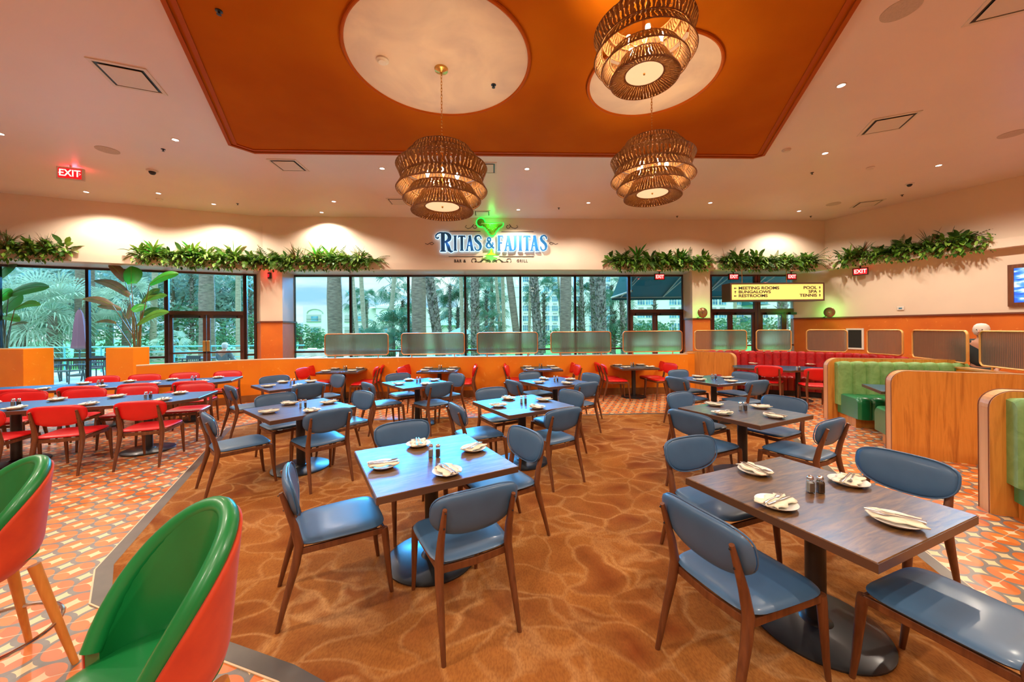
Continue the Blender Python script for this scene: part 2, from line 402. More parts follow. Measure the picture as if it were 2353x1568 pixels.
def rattan():
    m = mat('woven_rattan', (.30, .13, .04), .7); g = N(m); sp = g.n('SeparateXYZ'); g.l(g.coord('Object'), sp.inputs[0])
    at = g.math('ARCTAN2', sp.outputs[1], sp.outputs[0]); 
    nz = g.noise(g.coord('Object', (5, 5, 5)), 3, 3); k = g.math('SINE', g.math('ADD', g.math('MULTIPLY', at, 64), g.math('MULTIPLY', nz, 9)))
    col = g.ramp(g.noise(g.coord('Object', (14, 14, 3)), 4, 3), [(.3, (.13, .047, .010)), (.7, (.34, .16, .05))]); g.col(col)
    g.b.inputs['Transmission Weight'].default_value = 0
    tr = g.n('BsdfTransparent'); tl = g.n('BsdfTranslucent'); tl.inputs[0].default_value = (.55, .25, .07, 1)
    m1 = g.n('MixShader'); m1.inputs[0].default_value = .13; g.l(g.b.outputs[0], m1.inputs[1]); g.l(tl.outputs[0], m1.inputs[2])
    mx = g.n('MixShader'); g.l(g.math('GREATER_THAN', k, .62), mx.inputs[0]); g.l(m1.outputs[0], mx.inputs[1]); g.l(tr.outputs[0], mx.inputs[2]); g.l(mx.outputs[0], g.out.inputs[0])
    g.bump(k, .3, .01); return m
M['rattan'] = rattan(); M['rattan_rim'] = noisy('rattan_rim', (.16, .06, .016), (.30, .13, .04), 30, .7)
def emis(name, c, s): return mat(name, c, .5, emit=c, es=s)
M['bulb'] = emis('lit_bulb', (1, .86, .6), 12); M['diffuser'] = emis('lit_diffuser', (1, .74, .40), .5)
M['down_lens'] = emis('lit_downlight', (1, .93, .85), 9)
M['sign_yellow'] = emis('backlit_yellow', (.88, .68, .17), .42)
M['neon_white'] = emis('halo_acrylic', (.50, .78, 1), .95); M['neon_green'] = emis('green_neon', (.03, 1, .10), .75)
M['sign_blue'] = mat('sign_blue', (.012, .17, .46), .4); M['sign_lime'] = noisy('sign_lime', (.20, .42, .02), (.30, .52, .04), 8, .4); M['sign_black'] = mat('sign_black', (.02, .015, .015), .5)
M['sign_yolk'] = mat('sign_gold', (.62, .50, .03), .4)
M['exit_red'] = emis('exit_red', (.9, .01, .02), .35); M['exit_white'] = emis('exit_letters', (1, .75, .7), .8)
M['screen'] = None
def leafmat(name, c1, c2, r=.4, tl=.25):
    m = noisy(name, c1, c2, 3, r); g = N(m); t = g.n('BsdfTranslucent'); t.inputs[0].default_value = (*c2, 1)
    mx = g.n('MixShader'); mx.inputs[0].default_value = tl; g.l(g.b.outputs[0], mx.inputs[1]); g.l(t.outputs[0], mx.inputs[2]); g.l(mx.outputs[0], g.out.inputs[0]); return m
M['leaf_dark'] = leafmat('leaf_dark', (.022, .075, .010), (.055, .15, .018)); M['leaf_mid'] = leafmat('leaf_mid', (.06, .17, .012), (.13, .29, .025))
M['leaf_light'] = leafmat('leaf_light', (.15, .32, .03), (.28, .46, .07)); M['leaf_bright'] = leafmat('leaf_bright', (.03, .26, .02), (.06, .42, .03), .35, .4)
M['leaf_bronze'] = leafmat('leaf_bronze', (.10, .05, .02), (.26, .12, .04), .4, .3)
M['stem'] = noisy('plant_stem', (.10, .05, .02), (.16, .16, .04), 8, .5, stretch=(1, 1, .2))
M['palm_leaf'] = leafmat('palm_leaf', (.02, .10, .055), (.06, .19, .10), .6, .3); M['palm_grey'] = leafmat('palm_grey', (.20, .32, .24), (.42, .55, .42), .6, .3)
M['trunk'] = noisy('palm_trunk', (.10, .08, .06), (.24, .19, .14), 4, .9, .6, stretch=(1, 1, 7)); M['trunk_pale'] = noisy('pale_trunk', (.26, .23, .16), (.40, .35, .25), 5, .9, .3, stretch=(1, 1, 4))
M['trunk_rough'] = noisy('shaggy_trunk', (.045, .04, .035), (.27, .25, .21), 9, .95, .8)
M['hotel'] = noisy('pale_stucco', (.66, .66, .62), (.72, .72, .68), .5, .8, kind='Position'); M['hotel_shade'] = mat('shaded_stucco', (.40, .41, .40), .8)  # second stucco is a darker copy, shade of balcony recesses put into its colour
M['hotel_glass'] = noisy('hotel_window_glass', (.05, .16, .26), (.16, .40, .55), .9, .15, kind='Position', detail=1); M['ac'] = mat('ac_grille', (.30, .31, .29), .6)
M['awning'] = mat('teal_canvas', (.006, .125, .130), .7); M['awning_frame'] = mat('awning_frame', (.62, .50, .36), .5)
M['grass'] = noisy('lawn', (.05, .26, .05), (.10, .38, .08), 3, .9, kind='Position'); M['deck'] = mat('pale_paving', (.42, .52, .55), .7)
M['teal_rail'] = mat('teal_railing', (.10, .42, .42), .4); M['hedge'] = leafmat('hedge_leaf', (.03, .12, .05), (.08, .24, .10), .7, .2); M['grey_green'] = leafmat('pine_foliage', (.09, .19, .15), (.26, .38, .32), .8, .3)
M['patio'] = mat('charcoal_resin', (.035, .05, .06), .5); M['stone'] = noisy('pale_stone', (.45, .42, .38), (.60, .57, .50), 2, .9)
M['umbrella'] = mat('plum_canvas', (.20, .07, .10), .8); M['pool'] = mat('pool_water', (.06, .45, .55), .08)
M['pot'] = mat('grey_pot', (.12, .13, .14), .5); M['roof_tile'] = mat('teal_roof', (.25, .48, .46), .6); M['hill'] = mat('distant_ridge', (.38, .48, .52), 1)
M['skin'] = mat('skin', (.55, .28, .18), .5); M['grey_hair'] = mat('grey_hair', (.78, .70, .62), .8); M['black_cloth'] = mat('black_cloth', (.02, .03, .03), .8); M['grey_cloth'] = mat('grey_shirt', (.16, .20, .20), .8)
M['white_cloth'] = mat('white_cloth', (.75, .75, .72), .8)
# ================================================================ the room
def struct(name, mb, mats, **k): return tag(mb.build(name, mats, **k), kind='structure')
def wall_M(A, d, n):                        # local frame of a wall: x along, y outward, z up
    m = Matrix.Identity(4); m.col[0][:3] = (d.x, d.y, 0); m.col[1][:3] = (n.x, n.y, 0); m.col[2][:3] = (0, 0, 1); m.col[3][:3] = (A.x, A.y, 0); return m
FARL = W1 + LD * 5.5; FARR = W4 + RD * 6.0
LOWR = .14                                  # lower right wall stands back from the upper one
RW = W3 + RN * LOWR
CRN = isect(RW, RD, BA, BD)                 # inner corner between back window plane and right wall
ROOM = [FARL + LN * WD, GC, CRN, FARR + RN * LOWR, Vector((13, -7)), Vector((-13, -7))]
mb = MB(); mb.prism([(p.x, p.y) for p in ROOM], -.12, 0); struct('floor', mb, M['tile'])
big = [(p.x * 1.02, p.y * 1.02 + .1) for p in ROOM]
mb = MB(); mb.prism(big, CEIL, CEIL + .2); struct('ceiling', mb, M['ceiling'])
def slab_wall(name, A, B, n, z0, z1, th=.15, m=None, mats=None):
    """upright slab from A to B, its face on A-B and its body on the side of n"""
    mb = MB(); mb.prism([(A.x, A.y), (B.x, B.y), (B.x + n.x * th, B.y + n.y * th), (A.x + n.x * th, A.y + n.y * th)], z0, z1)
    return struct(name, mb, mats or m)
slab_wall('wall_left', FARL, W2, LN, SOFFIT, CEIL, .2, M['wall'])
slab_wall('wall_back', W2, W3, BN, SOFFIT, CEIL, .2, M['wall'])
slab_wall('wall_right', W3, FARR, RN, SOFFIT, CEIL, .14, M['wall'])
# soffit over the window bays
mb = MB(); mb.prism([tuple(FARL + LN * .2), tuple(W2 + (LN + BN).normalized() * .2), tuple(GC + (LN + BN).normalized() * .3), tuple(FARL + LN * 1.3)], SOFFIT, SOFFIT + .15); struct('trim_1', mb, M['soffit'])
mb = MB(); mb.prism([tuple(W2 + (LN + BN).normalized() * .2), tuple(W3 + BN * .2), tuple(CRN + BN * .3), tuple(GC + (LN + BN).normalized() * .3)], SOFFIT, SOFFIT + .15); struct('trim_2', mb, M['soffit'])
# ledge bands that carry the greenery
P_ = .14
i1 = isect(FARL - LN * P_, LD, W2 - BN * P_, BD); i2 = isect(W2 - BN * P_, BD, W3 - RN * P_, RD)
for k, poly in enumerate([[FARL, W2, i1, FARL - LN * P_], [W2, W3, i2, i1], [W3, FARR, FARR - RN * P_, i2]]):
    mb = MB(); mb.prism([tuple(p) for p in poly], SOFFIT, LEDGE - .02); struct('trim_%d' % (k + 3), mb, M['wall'])
# lower right wall: cream above, orange wainscot below, dark rail
A_, B_ = CRN, FARR + RN * LOWR
slab_wall('wall_right_lower', A_, B_, RN, RAIL + .03, SOFFIT + .02, .15, M['wall'])
slab_wall('wall_right_wainscot', A_, B_, RN, 0, RAIL + .03, .15, M['orange_deep'])
def rail_strip(name, A, B, n, z=RAIL, h=.045, d=.045, m='rail'):
    mb = MB(); a, b = A - n * d, B - n * d
    mb.prism([tuple(A), tuple(B), tuple(b), tuple(a)], z, z + h); return struct(name, mb, M[m])
rail_strip('trim_6', A_, B_, RN); rail_strip('baseboard_right', A_, B_, RN, 0, .13, .02, 'baseboard')
# rear walls behind the camera
E_ = [FARR + RN * LOWR, Vector((13, -7)), Vector((-13, -7)), FARL + LN * WD]
for k, nm in enumerate(['wall_right_rear', 'wall_rear', 'wall_left_rear']):
    a, b = E_[k], E_[k + 1]; n = Vector((b.y - a.y, a.x - b.x)).normalized()
    if n.dot(Vector((0, 2)) - a) > 0: n = -n
    slab_wall(nm, a, b, n, 0, CEIL, .15, M['wall'])

# ---- columns
def loc(px, py, A, d): p = on_wall(px, py, A, A + d); return (p.xy - A).dot(d), p.z
def column(name, poly):
    mb = MB(); mb.prism(poly, RAIL + .03, SOFFIT, 0); mb.prism(poly, 0, RAIL + .03, 1); o = struct(name, mb, [M['wall'], M['orange_deep']])
    c = Vector((sum(p[0] for p in poly) / len(poly), sum(p[1] for p in poly) / len(poly)))
    q = [tuple(c + (Vector(p) - c) * (1 + .045 / (Vector(p) - c).length)) for p in poly]
    mb = MB(); mb.prism(q, RAIL, RAIL + .045); tag(mb.build('column_rail', M['rail'], o))
    mb = MB(); mb.prism(q, 0, .13); mb.build('column_base', M['baseboard'], o); return o
# corner column between the left and the back windows
sL = loc(586, 700, LA, LD)[0]; sB = loc(674, 700, BA, BD)[0]
c1 = loc(599, 700, W2, BD)[0]; c2 = loc(649, 700, W2, BD)[0]
pL = LA + LD * sL; pB = BA + BD * sB
f1 = W2 + BD * c1; f2 = W2 + BD * c2
pB_ = f2 + BN * (WD + .15)
column('column_left', [tuple(f1), tuple(f2), tuple(pB + BN * .15), tuple(GC + (LN + BN).normalized() * .2), tuple(pL + LN * .15)])
# right column
c3 = loc(1591, 700, W2, BD)[0]; c4 = loc(1632, 700, W2, BD)[0]
s3 = loc(1572, 700, BA, BD)[0]; s4 = loc(1632, 700, BA, BD)[0]
column('column_right', [tuple(W2 + BD * c3), tuple(W2 + BD * c4), tuple(BA + BD * s4 + BN * .15), tuple(BA + BD * s3 + BN * .15)])
# reveal beside the right-hand doors
s5 = loc(1869, 700, BA, BD)[0]
mb = MB(); a, b = BA + BD * s5, CRN
mb.prism([tuple(a), tuple(b), tuple(b + BN * .15), tuple(a + BN * .15)], RAIL + .03, SOFFIT, 0); mb.prism([tuple(a), tuple(b), tuple(b + BN * .15), tuple(a + BN * .15)], 0, RAIL + .03, 1)
struct('wall_back_reveal', mb, [M['wall'], M['orange_deep']])
rail_strip('trim_7', a, b, BN)

# ---- glazing
WF = .07
def frame_obj(name, A, d, n, rects, m='black_metal', parent=None, dep=.10, off=0):
    mb = MB(); Mx = wall_M(A, d, n)
    for x0, z0, x1, z1 in rects: mb.box(min(x0, x1), off, z0, max(x0, x1), off + dep, z1, M=Mx)
    return mb.build(name, M[m], parent)
def pane(A, d, n, x0, z0, x1, z1, parent, name='pane', off=.045):
    mb = MB(); mb.box(min(x0, x1), off, z0, max(x0, x1), off + .008, z1, M=wall_M(A, d, n)); return mb.build(name, M['window'], parent)
Z_RAIL_L = loc(150, 828, LA, LD)[1]; Z_RAIL_B = loc(800, 808, BA, BD)[1]
nwin = 0
def window(A, d, n, x0, x1, zr):
    """one glazed bay: posts either side, head, mid rail, sill and its panes"""
    global nwin; nwin += 1
    if x0 > x1: x0, x1 = x1, x0
    h = WF / 2
    o = frame_obj('window_%d' % nwin, A, d, n, [(x0 - h, 0, x0 + h, SOFFIT), (x1 - h, 0, x1 + h, SOFFIT), (x0, SOFFIT - .06, x1, SOFFIT), (x0, zr - .03, x1, zr + .03), (x0, 0, x1, .09)])
    o['kind'] = 'structure'
    pane(A, d, n, x0 + h, zr + .03, x1 - h, SOFFIT - .06, o); pane(A, d, n, x0 + h, .09, x1 - h, zr - .03, o)
ndoor = 0
def doors(A, d, n, x0, x1, zt, split, closers=True, hand='brass'):
    """a pair of glazed leaves under a transom light"""
    global ndoor; ndoor += 1
    if x0 > x1: x0, x1 = x1, x0
    h = .05
    o = frame_obj('door_%d' % ndoor, A, d, n, [(x0 - h, 0, x0 + h, SOFFIT), (x1 - h, 0, x1 + h, SOFFIT), (x0, SOFFIT - .06, x1, SOFFIT), (x0, zt, x1, zt + .12)], 'brown_metal')
    o['kind'] = 'structure'
    pane(A, d, n, x0 + h, zt + .12, x1 - h, SOFFIT - .06, o, 'transom_pane')
    for a, b, s in ((x0 + h, split, 1), (split, x1 - h, -1)):
        st = .085; a2, b2 = a + .006, b - .006
        lf = frame_obj('door_leaf', A, d, n, [(a2, .01, a2 + st, zt), (b2 - st, .01, b2, zt), (a2, zt - .10, b2, zt), (a2, .01, b2, .24), (a2, 1.02, b2, 1.07)], 'brown_metal', o, .05, .02)
        pane(A, d, n, a2 + st, .24, b2 - st, zt - .10, lf, 'pane', .045)
        hx = (b2 - st / 2) if s > 0 else (a2 + st / 2)
        mb = MB(); Mx = wall_M(A, d, n); mb.box(hx - .04, -.03, 1.08, hx + .04, .02, 1.42, M=Mx); mb.build('handle', M['brass'], lf, bevel=.008)
        mb = MB(); mb.box(a2 + .15, -.09, zt - .09, a2 + .75 if b2 - a2 > .8 else b2 - .05, .018, zt - .02, M=Mx); mb.build('door_closer', M['dark'], lf)
xs = [loc(px, 720, LA, LD)[0] for px in (586, 563, 382, 200)]
step = xs[3] - xs[2]
zt = loc(470, 724, LA, LD)[1]
window(LA, LD, LN, xs[0], xs[1], Z_RAIL_L)
doors(LA, LD, LN, xs[1], xs[2], zt, loc(474, 760, LA, LD)[0])
window(LA, LD, LN, xs[2], xs[3], Z_RAIL_L)
for k in range(4): window(LA, LD, LN, xs[3] + step * k, xs[3] + step * (k + 1), Z_RAIL_L)
xb = [loc(px, 700, BA, BD)[0] for px in (674, 805, 938, 1069, 1196, 1322, 1446)]
for k in range(6): window(BA, BD, BN, xb[k], xb[k + 1], Z_RAIL_B)
zt2 = loc(1508, 719, BA, BD)[1]
doors(BA, BD, BN, xb[6], s3, zt2, loc(1506, 760, BA, BD)[0])
sm = loc(1741, 700, BA, BD)[0]
doors(BA, BD, BN, s4 + .02, sm - .06, zt2, loc(1679, 760, BA, BD)[0])
doors(BA, BD, BN, sm + .06, s5 - .02, zt2, loc(1803, 760, BA, BD)[0])

# ---- orange ceiling tray with stepped edge and two plaster medallions
TRAY = [(-3.63, 3.88), (-5.18, 6.79), (-4.93, 7.13), (4.93, 7.52), (5.08, 7.39), (3.72, 3.95)]
sl = (TRAY[1][0] - TRAY[0][0]) / (TRAY[1][1] - TRAY[0][1]); sr = (TRAY[4][0] - TRAY[5][0]) / (TRAY[4][1] - TRAY[5][1])
TRAY = [(-3.63 - sl * 3.2, .68)] + TRAY[1:5] + [(3.72 - sr * 3.2, .75)]
tc = Vector((0, 4.6))
def inset(poly, d):
    n = len(poly); out = []
    P2 = [Vector(p) for p in poly]; a = sum(P2[i].x * P2[(i + 1) % n].y - P2[(i + 1) % n].x * P2[i].y for i in range(n)); sg = 1 if a > 0 else -1
    for i in range(n):
        p0, p1, p2 = P2[i - 1], P2[i], P2[(i + 1) % n]; e1 = (p1 - p0).normalized(); e2 = (p2 - p1).normalized()
        n1 = Vector((-e1.y, e1.x)) * sg; n2 = Vector((-e2.y, e2.x)) * sg; b = (n1 + n2); b = b / b.length_squared * 2
        out.append(tuple(p1 + b * d))
    return out
def ring_poly(mb, outer, inner, z0, z1, m=None):
    n = len(outer); vv = [(p[0], p[1], z) for z in (z0, z1) for q in (outer, inner) for p in q]
    fs = []
    for i in range(n):
        j = (i + 1) % n
        fs += [(i, j, n + j, n + i), (2 * n + i, 3 * n + i, 3 * n + j, 2 * n + j), (i, 2 * n + i, 2 * n + j, j), (n + i, n + j, 3 * n + j, 3 * n + i)]
    mb.add(vv, fs, m)
mb = MB(); mb.prism(TRAY, CEIL - .05, CEIL + .01); tray = struct('ceiling_tray', mb, M['tray'])
mb = MB(); ring_poly(mb, TRAY, inset(TRAY, .05), CEIL - .075, CEIL - .05); ring_poly(mb, inset(TRAY, .085), inset(TRAY, .14), CEIL - .065, CEIL - .05)
mb.build('tray_moulding', M['tray_trim'], tray)
MED = [((-.897, 4.75), 1.13), ((1.957, 5.106), .84)]
for k, (c, r) in enumerate(MED):
    mb = MB(); mb.lathe([(r, -.012), (r, .02)], 96, c=(c[0], c[1], CEIL - .05)); o = struct('ceiling_medallion_%d' % (k + 1), mb, M['medallion'])
    mb = MB(); n = 96
    pts = [(c[0] + (r + .02) * math.cos(2 * PI * j / n), c[1] + (r + .02) * math.sin(2 * PI * j / n), CEIL - .062) for j in range(n)]
    mb.tube(pts, .022, 8, closed=True); mb.build('medallion_ring', M['tray_trim'], o, smooth=True)

# ---- carpet with its slate border
CARPET = [(-5.05, 6.51), (-4.78, 6.92), (-1.83, 7.14), (3.1, 7.40), (4.1, 7.42), (4.5, 6.0), (3.14, 2.89), (2.86, 2.07), (2.45, .85), (1.5, .6), (-1.16, 1.81), (-1.62, 1.96), (-2.68, 2.34), (-3.02, 2.67)]
mb = MB(); mb.prism(inset(CARPET, .09), 0, .006); struct('floor_carpet', mb, M['carpet'])
mb = MB(); ring_poly(mb, CARPET, inset(CARPET, .09), 0, .007); struct('floor_border', mb, M['strip'])
mb = MB(); ring_poly(mb, inset(CARPET, -.009), CARPET, 0, .006); struct('floor_border_edge', mb, M['cream_strip'])

# ---- low plaster divider in front of the windows
def wall_path(name, pts, th, z0, z1, mats, cap=None, base=True, mi=0):
    """upright wall along a path of face points; body lies to the left of the walking direction"""
    P2 = [Vector(p) for p in pts]; off = []
    for i in range(len(P2)):
        a = P2[max(i - 1, 0)]; b = P2[min(i + 1, len(P2) - 1)]; d = (b - a).normalized(); off.append(P2[i] + Vector((-d.y, d.x)) * th)
    mb = MB()
    for i in range(len(P2) - 1):
        mb.prism([tuple(P2[i]), tuple(P2[i + 1]), tuple(off[i + 1]), tuple(off[i])], z0, z1)
    return mb, P2, off
DIV = [(-7.75, 7.62), (-7.35, 8.02), (-6.86, 8.42), (-6.5, 8.75), (-6.1, 8.98), (-5.4, 9.12), (-4.45, 9.20), (-2.2, 9.27), (-.08, 9.34), (2.2, 9.45), (4.55, 9.58)]
mb, a_, b_ = wall_path('', DIV, .18, 0, 1.0, None)
div = tag(mb.build('low_divider_wall', M['orange']), 'low orange plaster divider wall curving in front of the windows', 'divider wall')
mb, a_, b_ = wall_path('', [(p[0], p[1]) for p in DIV], .20, .995, 1.02, None); mb.build('cap', M['cap'], div)
mb = MB()
for i in range(len(a_) - 1):
    p, q = Vector(DIV[i]), Vector(DIV[i + 1]); d = (q - p).normalized(); nn = Vector((d.y, -d.x)) * .015
    mb.prism([tuple(p), tuple(q), tuple(q + nn), tuple(p + nn)], 0, .17)
mb.build('base_board', M['baseboard'], div)
# two taller plaster piers beside the potted plants
def pier(px0, px1, Y, zt, label, dep=.5, rz=0):
    a = at_y(px0, 850, Y); b = at_y(px1, 850, Y)
    mb = MB(); mb.box(a.x, Y, 0, b.x, Y + dep, zt, 0); o = mb.build('plaster_pier', M['orange'], bevel=.012)
    tag(o, label, 'pier', 'orange plaster piers by the left windows'); mb = MB(); mb.box(a.x - .01, Y - .012, 0, b.x + .012, Y, .12); mb.build('base_board', M['baseboard'], o)
pier(-120, 54, 9.24, 1.31, 'orange plaster pier cut off by the frame, tall plant behind it', .62)
pier(243, 307, 9.4, 1.31, 'orange plaster pier between window and divider end, beside the grey pot', .42)
# ================================================================ chairs
def make_chair(mname, name):
    t = thing(name, 'chair', 'chair')
    # backrest: curved D-shaped pad
    ol = []
    for j in range(40):
        a = 2 * PI * j / 40
        if math.sin(a) >= 0: x, z = superell(a, .262, .10, 3.6)
        else: x, z = superell(a, .262, .155, 2.35)
        ol.append((x, z))
    def bs(u, v, tt):
        zz = .745 + v; y = -.285 - (zz - .60) * .22 - .34 * (.0 - u * u) - .0
        return (u, y + .03 - tt, zz)
    vv, fs = pad(ol, (0, -.01), .058, bs, 7, 4.0); mb = MB(); mb.add(vv, fs)
    bk = mb.build('backrest', M[mname], t, smooth=True)
    mb = MB(); loop = [bs(x * .985, z * .985 - .0, -.028 * .62) for x, z in ol]; mb.tube(loop, .0045, 5, closed=True); mb.build('piping', M[mname], bk, smooth=True)
    # seat pad
    ol = []
    for j in range(40):
        a = 2 * PI * j / 40; x, y = superell(a, 1, 1, 5)
        w = .235 + .022 * (y + 1) / 2; ol.append((x * w, y * .245 + (-.02 if y < -.5 else 0)))
    def ss(u, v, tt): return (u, v + .01, .462 + tt + .055 * u * u + (.02 if v < -.1 else 0) * abs(v + .1) * 8 * .0)
    vv, fs = pad(ol, (0, 0), .05, ss, 7, 5.0); mb = MB(); mb.add(vv, fs); mb.build('seat', M[mname], t, smooth=True)
    # frame under the seat
    mb = MB()
    for s in (-1, 1): mb.prism([(s * .195, -.24), (s * .213, -.24), (s * .229, .235), (s * .211, .235)], .402, .440)
    mb.prism([(-.215, .228), (.215, .228), (.215, .246), (-.215, .246)], .404, .440); mb.prism([(-.20, -.235), (0, -.252), (.20, -.235), (.20, -.217), (0, -.234), (-.20, -.217)], .398, .440)
    mb.build('seat_frame', M['walnut'], t, bevel=.004)
    for s in (-1, 1):
        mb = MB(); mb.tube([(s * .222, .285, 0), (s * .22, .27, .12), (s * .218, .245, .40), (s * .217, .24, .435)], [.0125, .016, .023, .022], 10); mb.build('leg', M['walnut'], t, smooth=True)
        mb = MB(); mb.tube([(s * .222, -.35, 0), (s * .218, -.315, .14), (s * .212, -.255, .36), (s * .208, -.238, .46), (s * .205, -.262, .58), (s * .203, -.306, .72), (s * .202, -.327, .785)], [.0125, .017, .024, .026, .022, .016, .012], 10)
        l = mb.build('leg', M['walnut'], t, smooth=True)
        for z, y in ((.77, -.3385), (.68, -.3135)):
            mb = MB(); mb.lathe([(.0055, 0), (.004, .004)], 8, M=Matrix.Translation((s * .2025, y, z)) @ Matrix.Rotation(PI / 2, 4, 'X')); mb.build('screw', M['dark'], l)
    return t
CH = {'blue': make_chair('blue', 'dining_chair'), 'red': make_chair('red', 'padded_chair')}

# ================================================================ tables
def make_table(name, w, l, cham=0, disc=.31, legs=((0, 0),)):
    t = thing(name, 'table', 'table')
    h, k = w / 2, l / 2
    poly = [(-h, -k), (h - cham, -k), (h, -k + cham), (h, k), (-h, k)] if cham else [(-h, -k), (h, -k), (h, k), (-h, k)]
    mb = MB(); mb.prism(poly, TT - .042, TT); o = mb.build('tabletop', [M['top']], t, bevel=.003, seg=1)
    mb = MB(); ring_poly(mb, inset(poly, -.002), inset(poly, .01), TT - .044, TT - .004); mb.build('edge_band', M['edge_band'], o)
    for x, y in legs:
        mb = MB(); mb.lathe([(.05, .03), (.05, TT - .05)], 20, c=(x, y, 0)); mb.lathe([(.085, .026), (.08, .034), (.05, .05)], 20, c=(x, y, 0)); mb.box(x - .2, y - .025, TT - .06, x + .2, y + .025, TT - .042); mb.box(x - .025, y - .2, TT - .06, x + .025, y + .2, TT - .042)
        mb.build('pedestal', M['cast'], t, smooth=True)
        mb = MB(); mb.lathe([(disc - .008, .002), (disc, .010), (disc, .018), (disc - .02, .028), (0.001, .036)], 48, c=(x, y, 0)); mb.build('base', M['cast'], t, smooth=True)
    return t
# ================================================================ place settings
def make_plate():
    mb = MB(); mb.lathe([(.0005, .004), (.055, .004), (.058, .001), (.062, .001), (.066, .006), (.098, .020), (.100, .024), (.097, .024), (.064, .011), (.0005, .009)], 36, close=False)
    o = mb.build('side_plate', M['porcelain'], smooth=True); return tag(o, 'plate', 'plate')
def make_napkin():
    t = None; mb = MB(); n = 11; m_ = 7
    vv = []
    for i in range(n):
        for j in range(m_):
            x = (i / (n - 1) - .5) * .195; y = (j / (m_ - 1) - .5) * .115
            x += .012 * math.sin(j * 1.9); y += .010 * math.sin(i * 1.3 + j)
            z = .029 + .003 * math.sin(i * 1.1) * math.cos(j * .9) + .004 * math.sin(j * 2.1)
            vv.append((x, y, z))
    fs = [(i * m_ + j, (i + 1) * m_ + j, (i + 1) * m_ + j + 1, i * m_ + j + 1) for i in range(n - 1) for j in range(m_ - 1)]
    mb.add(vv, fs); o = mb.build('napkin', M['linen'], smooth=True); s = o.modifiers.new('s', 'SOLIDIFY'); s.thickness = .006; s.offset = 0; return tag(o, 'napkin', 'napkin')
def make_fork():
    mb = MB(); z = .0385
    mb.tube([(-.10, 0, z), (-.06, 0, z + .003), (.02, 0, z)], [.0055, .0042, .0030], 8, ry=.45, up=(0, 1, 0)); mb.tube([(.015, 0, z), (.04, 0, z - .002), (.055, 0, z)], [.003, .010, .011], 8, ry=.22, up=(0, 1, 0))
    for k in range(4):
        y = (k - 1.5) * .0058; mb.tube([(.052, y, z), (.075, y, z + .001), (.098, y, z + .005)], [.002, .0018, .001], 5)
    return tag(mb.build('fork', M['steel'], smooth=True), 'fork', 'fork')
def make_knife():
    mb = MB(); z = .0385
    mb.tube([(-.105, 0, z), (-.06, 0, z), (.0, 0, z)], [.005, .0062, .004], 8, ry=.5, up=(0, 1, 0)); mb.tube([(0, 0, z), (.05, .001, z), (.10, .001, z), (.112, 0, z)], [.004, .0085, .0075, .001], 8, ry=.14, up=(0, 1, 0))
    return tag(mb.build('knife', M['steel'], smooth=True), 'knife', 'knife')
PL, NA, FO, KN = make_plate(), make_napkin(), make_fork(), make_knife()
def make_shaker(fill, nm):
    t = thing(nm, nm, 'shaker'); mb = MB()
    mb.lathe([(.021, 0), (.023, .004), (.023, .060), (.017, .074), (.0155, .080)], 4, a0=PI / 4); g_ = mb.build('jar', M['jar_glass'], t, bevel=.004)
    mb = MB(); mb.lathe([(.019, .004), (.0195, .052), (.017, .060)], 4, a0=PI / 4); mb.build('contents', M[fill], t, bevel=.003)
    mb = MB(); mb.lathe([(.0155, .077), (.018, .080), (.018, .086), (.014, .096), (.006, .100), (.0005, .1005)], 16, close=False); mb.build('cap', M['chrome'], t, smooth=True)
    return t
SA, PE = make_shaker('salt', 'salt_shaker'), make_shaker('pepper', 'pepper_shaker')
rnd = random.Random(5)
def setting(cx, cy, ang, where, z=TT, kind=0):
    """plate with napkin and cutlery; ang = direction the diner looks"""
    rz = ang - PI / 2 + rnd.uniform(-.2, .2)
    place(PL, USED, (cx, cy, z), rz, 'small white plate, ' + where, 'side plates with napkins')
    nr = rz + PI / 2 + rnd.uniform(-.4, .4)
    place(NA, USED, (cx, cy, z), nr, 'cream napkin, ' + where, 'napkins on the side plates')
    d = Vector((math.cos(nr + PI / 2), math.sin(nr + PI / 2), 0)) * .014
    place(FO, USED, (cx + d.x, cy + d.y, z), nr + .06, 'fork on the napkin, ' + where, 'forks on the napkins')
    place(KN, USED, (cx - d.x, cy - d.y, z), nr - .03, 'knife on the napkin, ' + where, 'knives on the napkins')
def shakers(cx, cy, where, rz=0, z=TT):
    dx, dy = math.cos(rz) * .027, math.sin(rz) * .027
    place(SA, USED, (cx - dx, cy - dy, z), rz, 'glass salt shaker ' + where, 'salt shakers'); place(PE, USED, (cx + dx, cy + dy, z), rz, 'glass pepper shaker ' + where, 'pepper shakers')

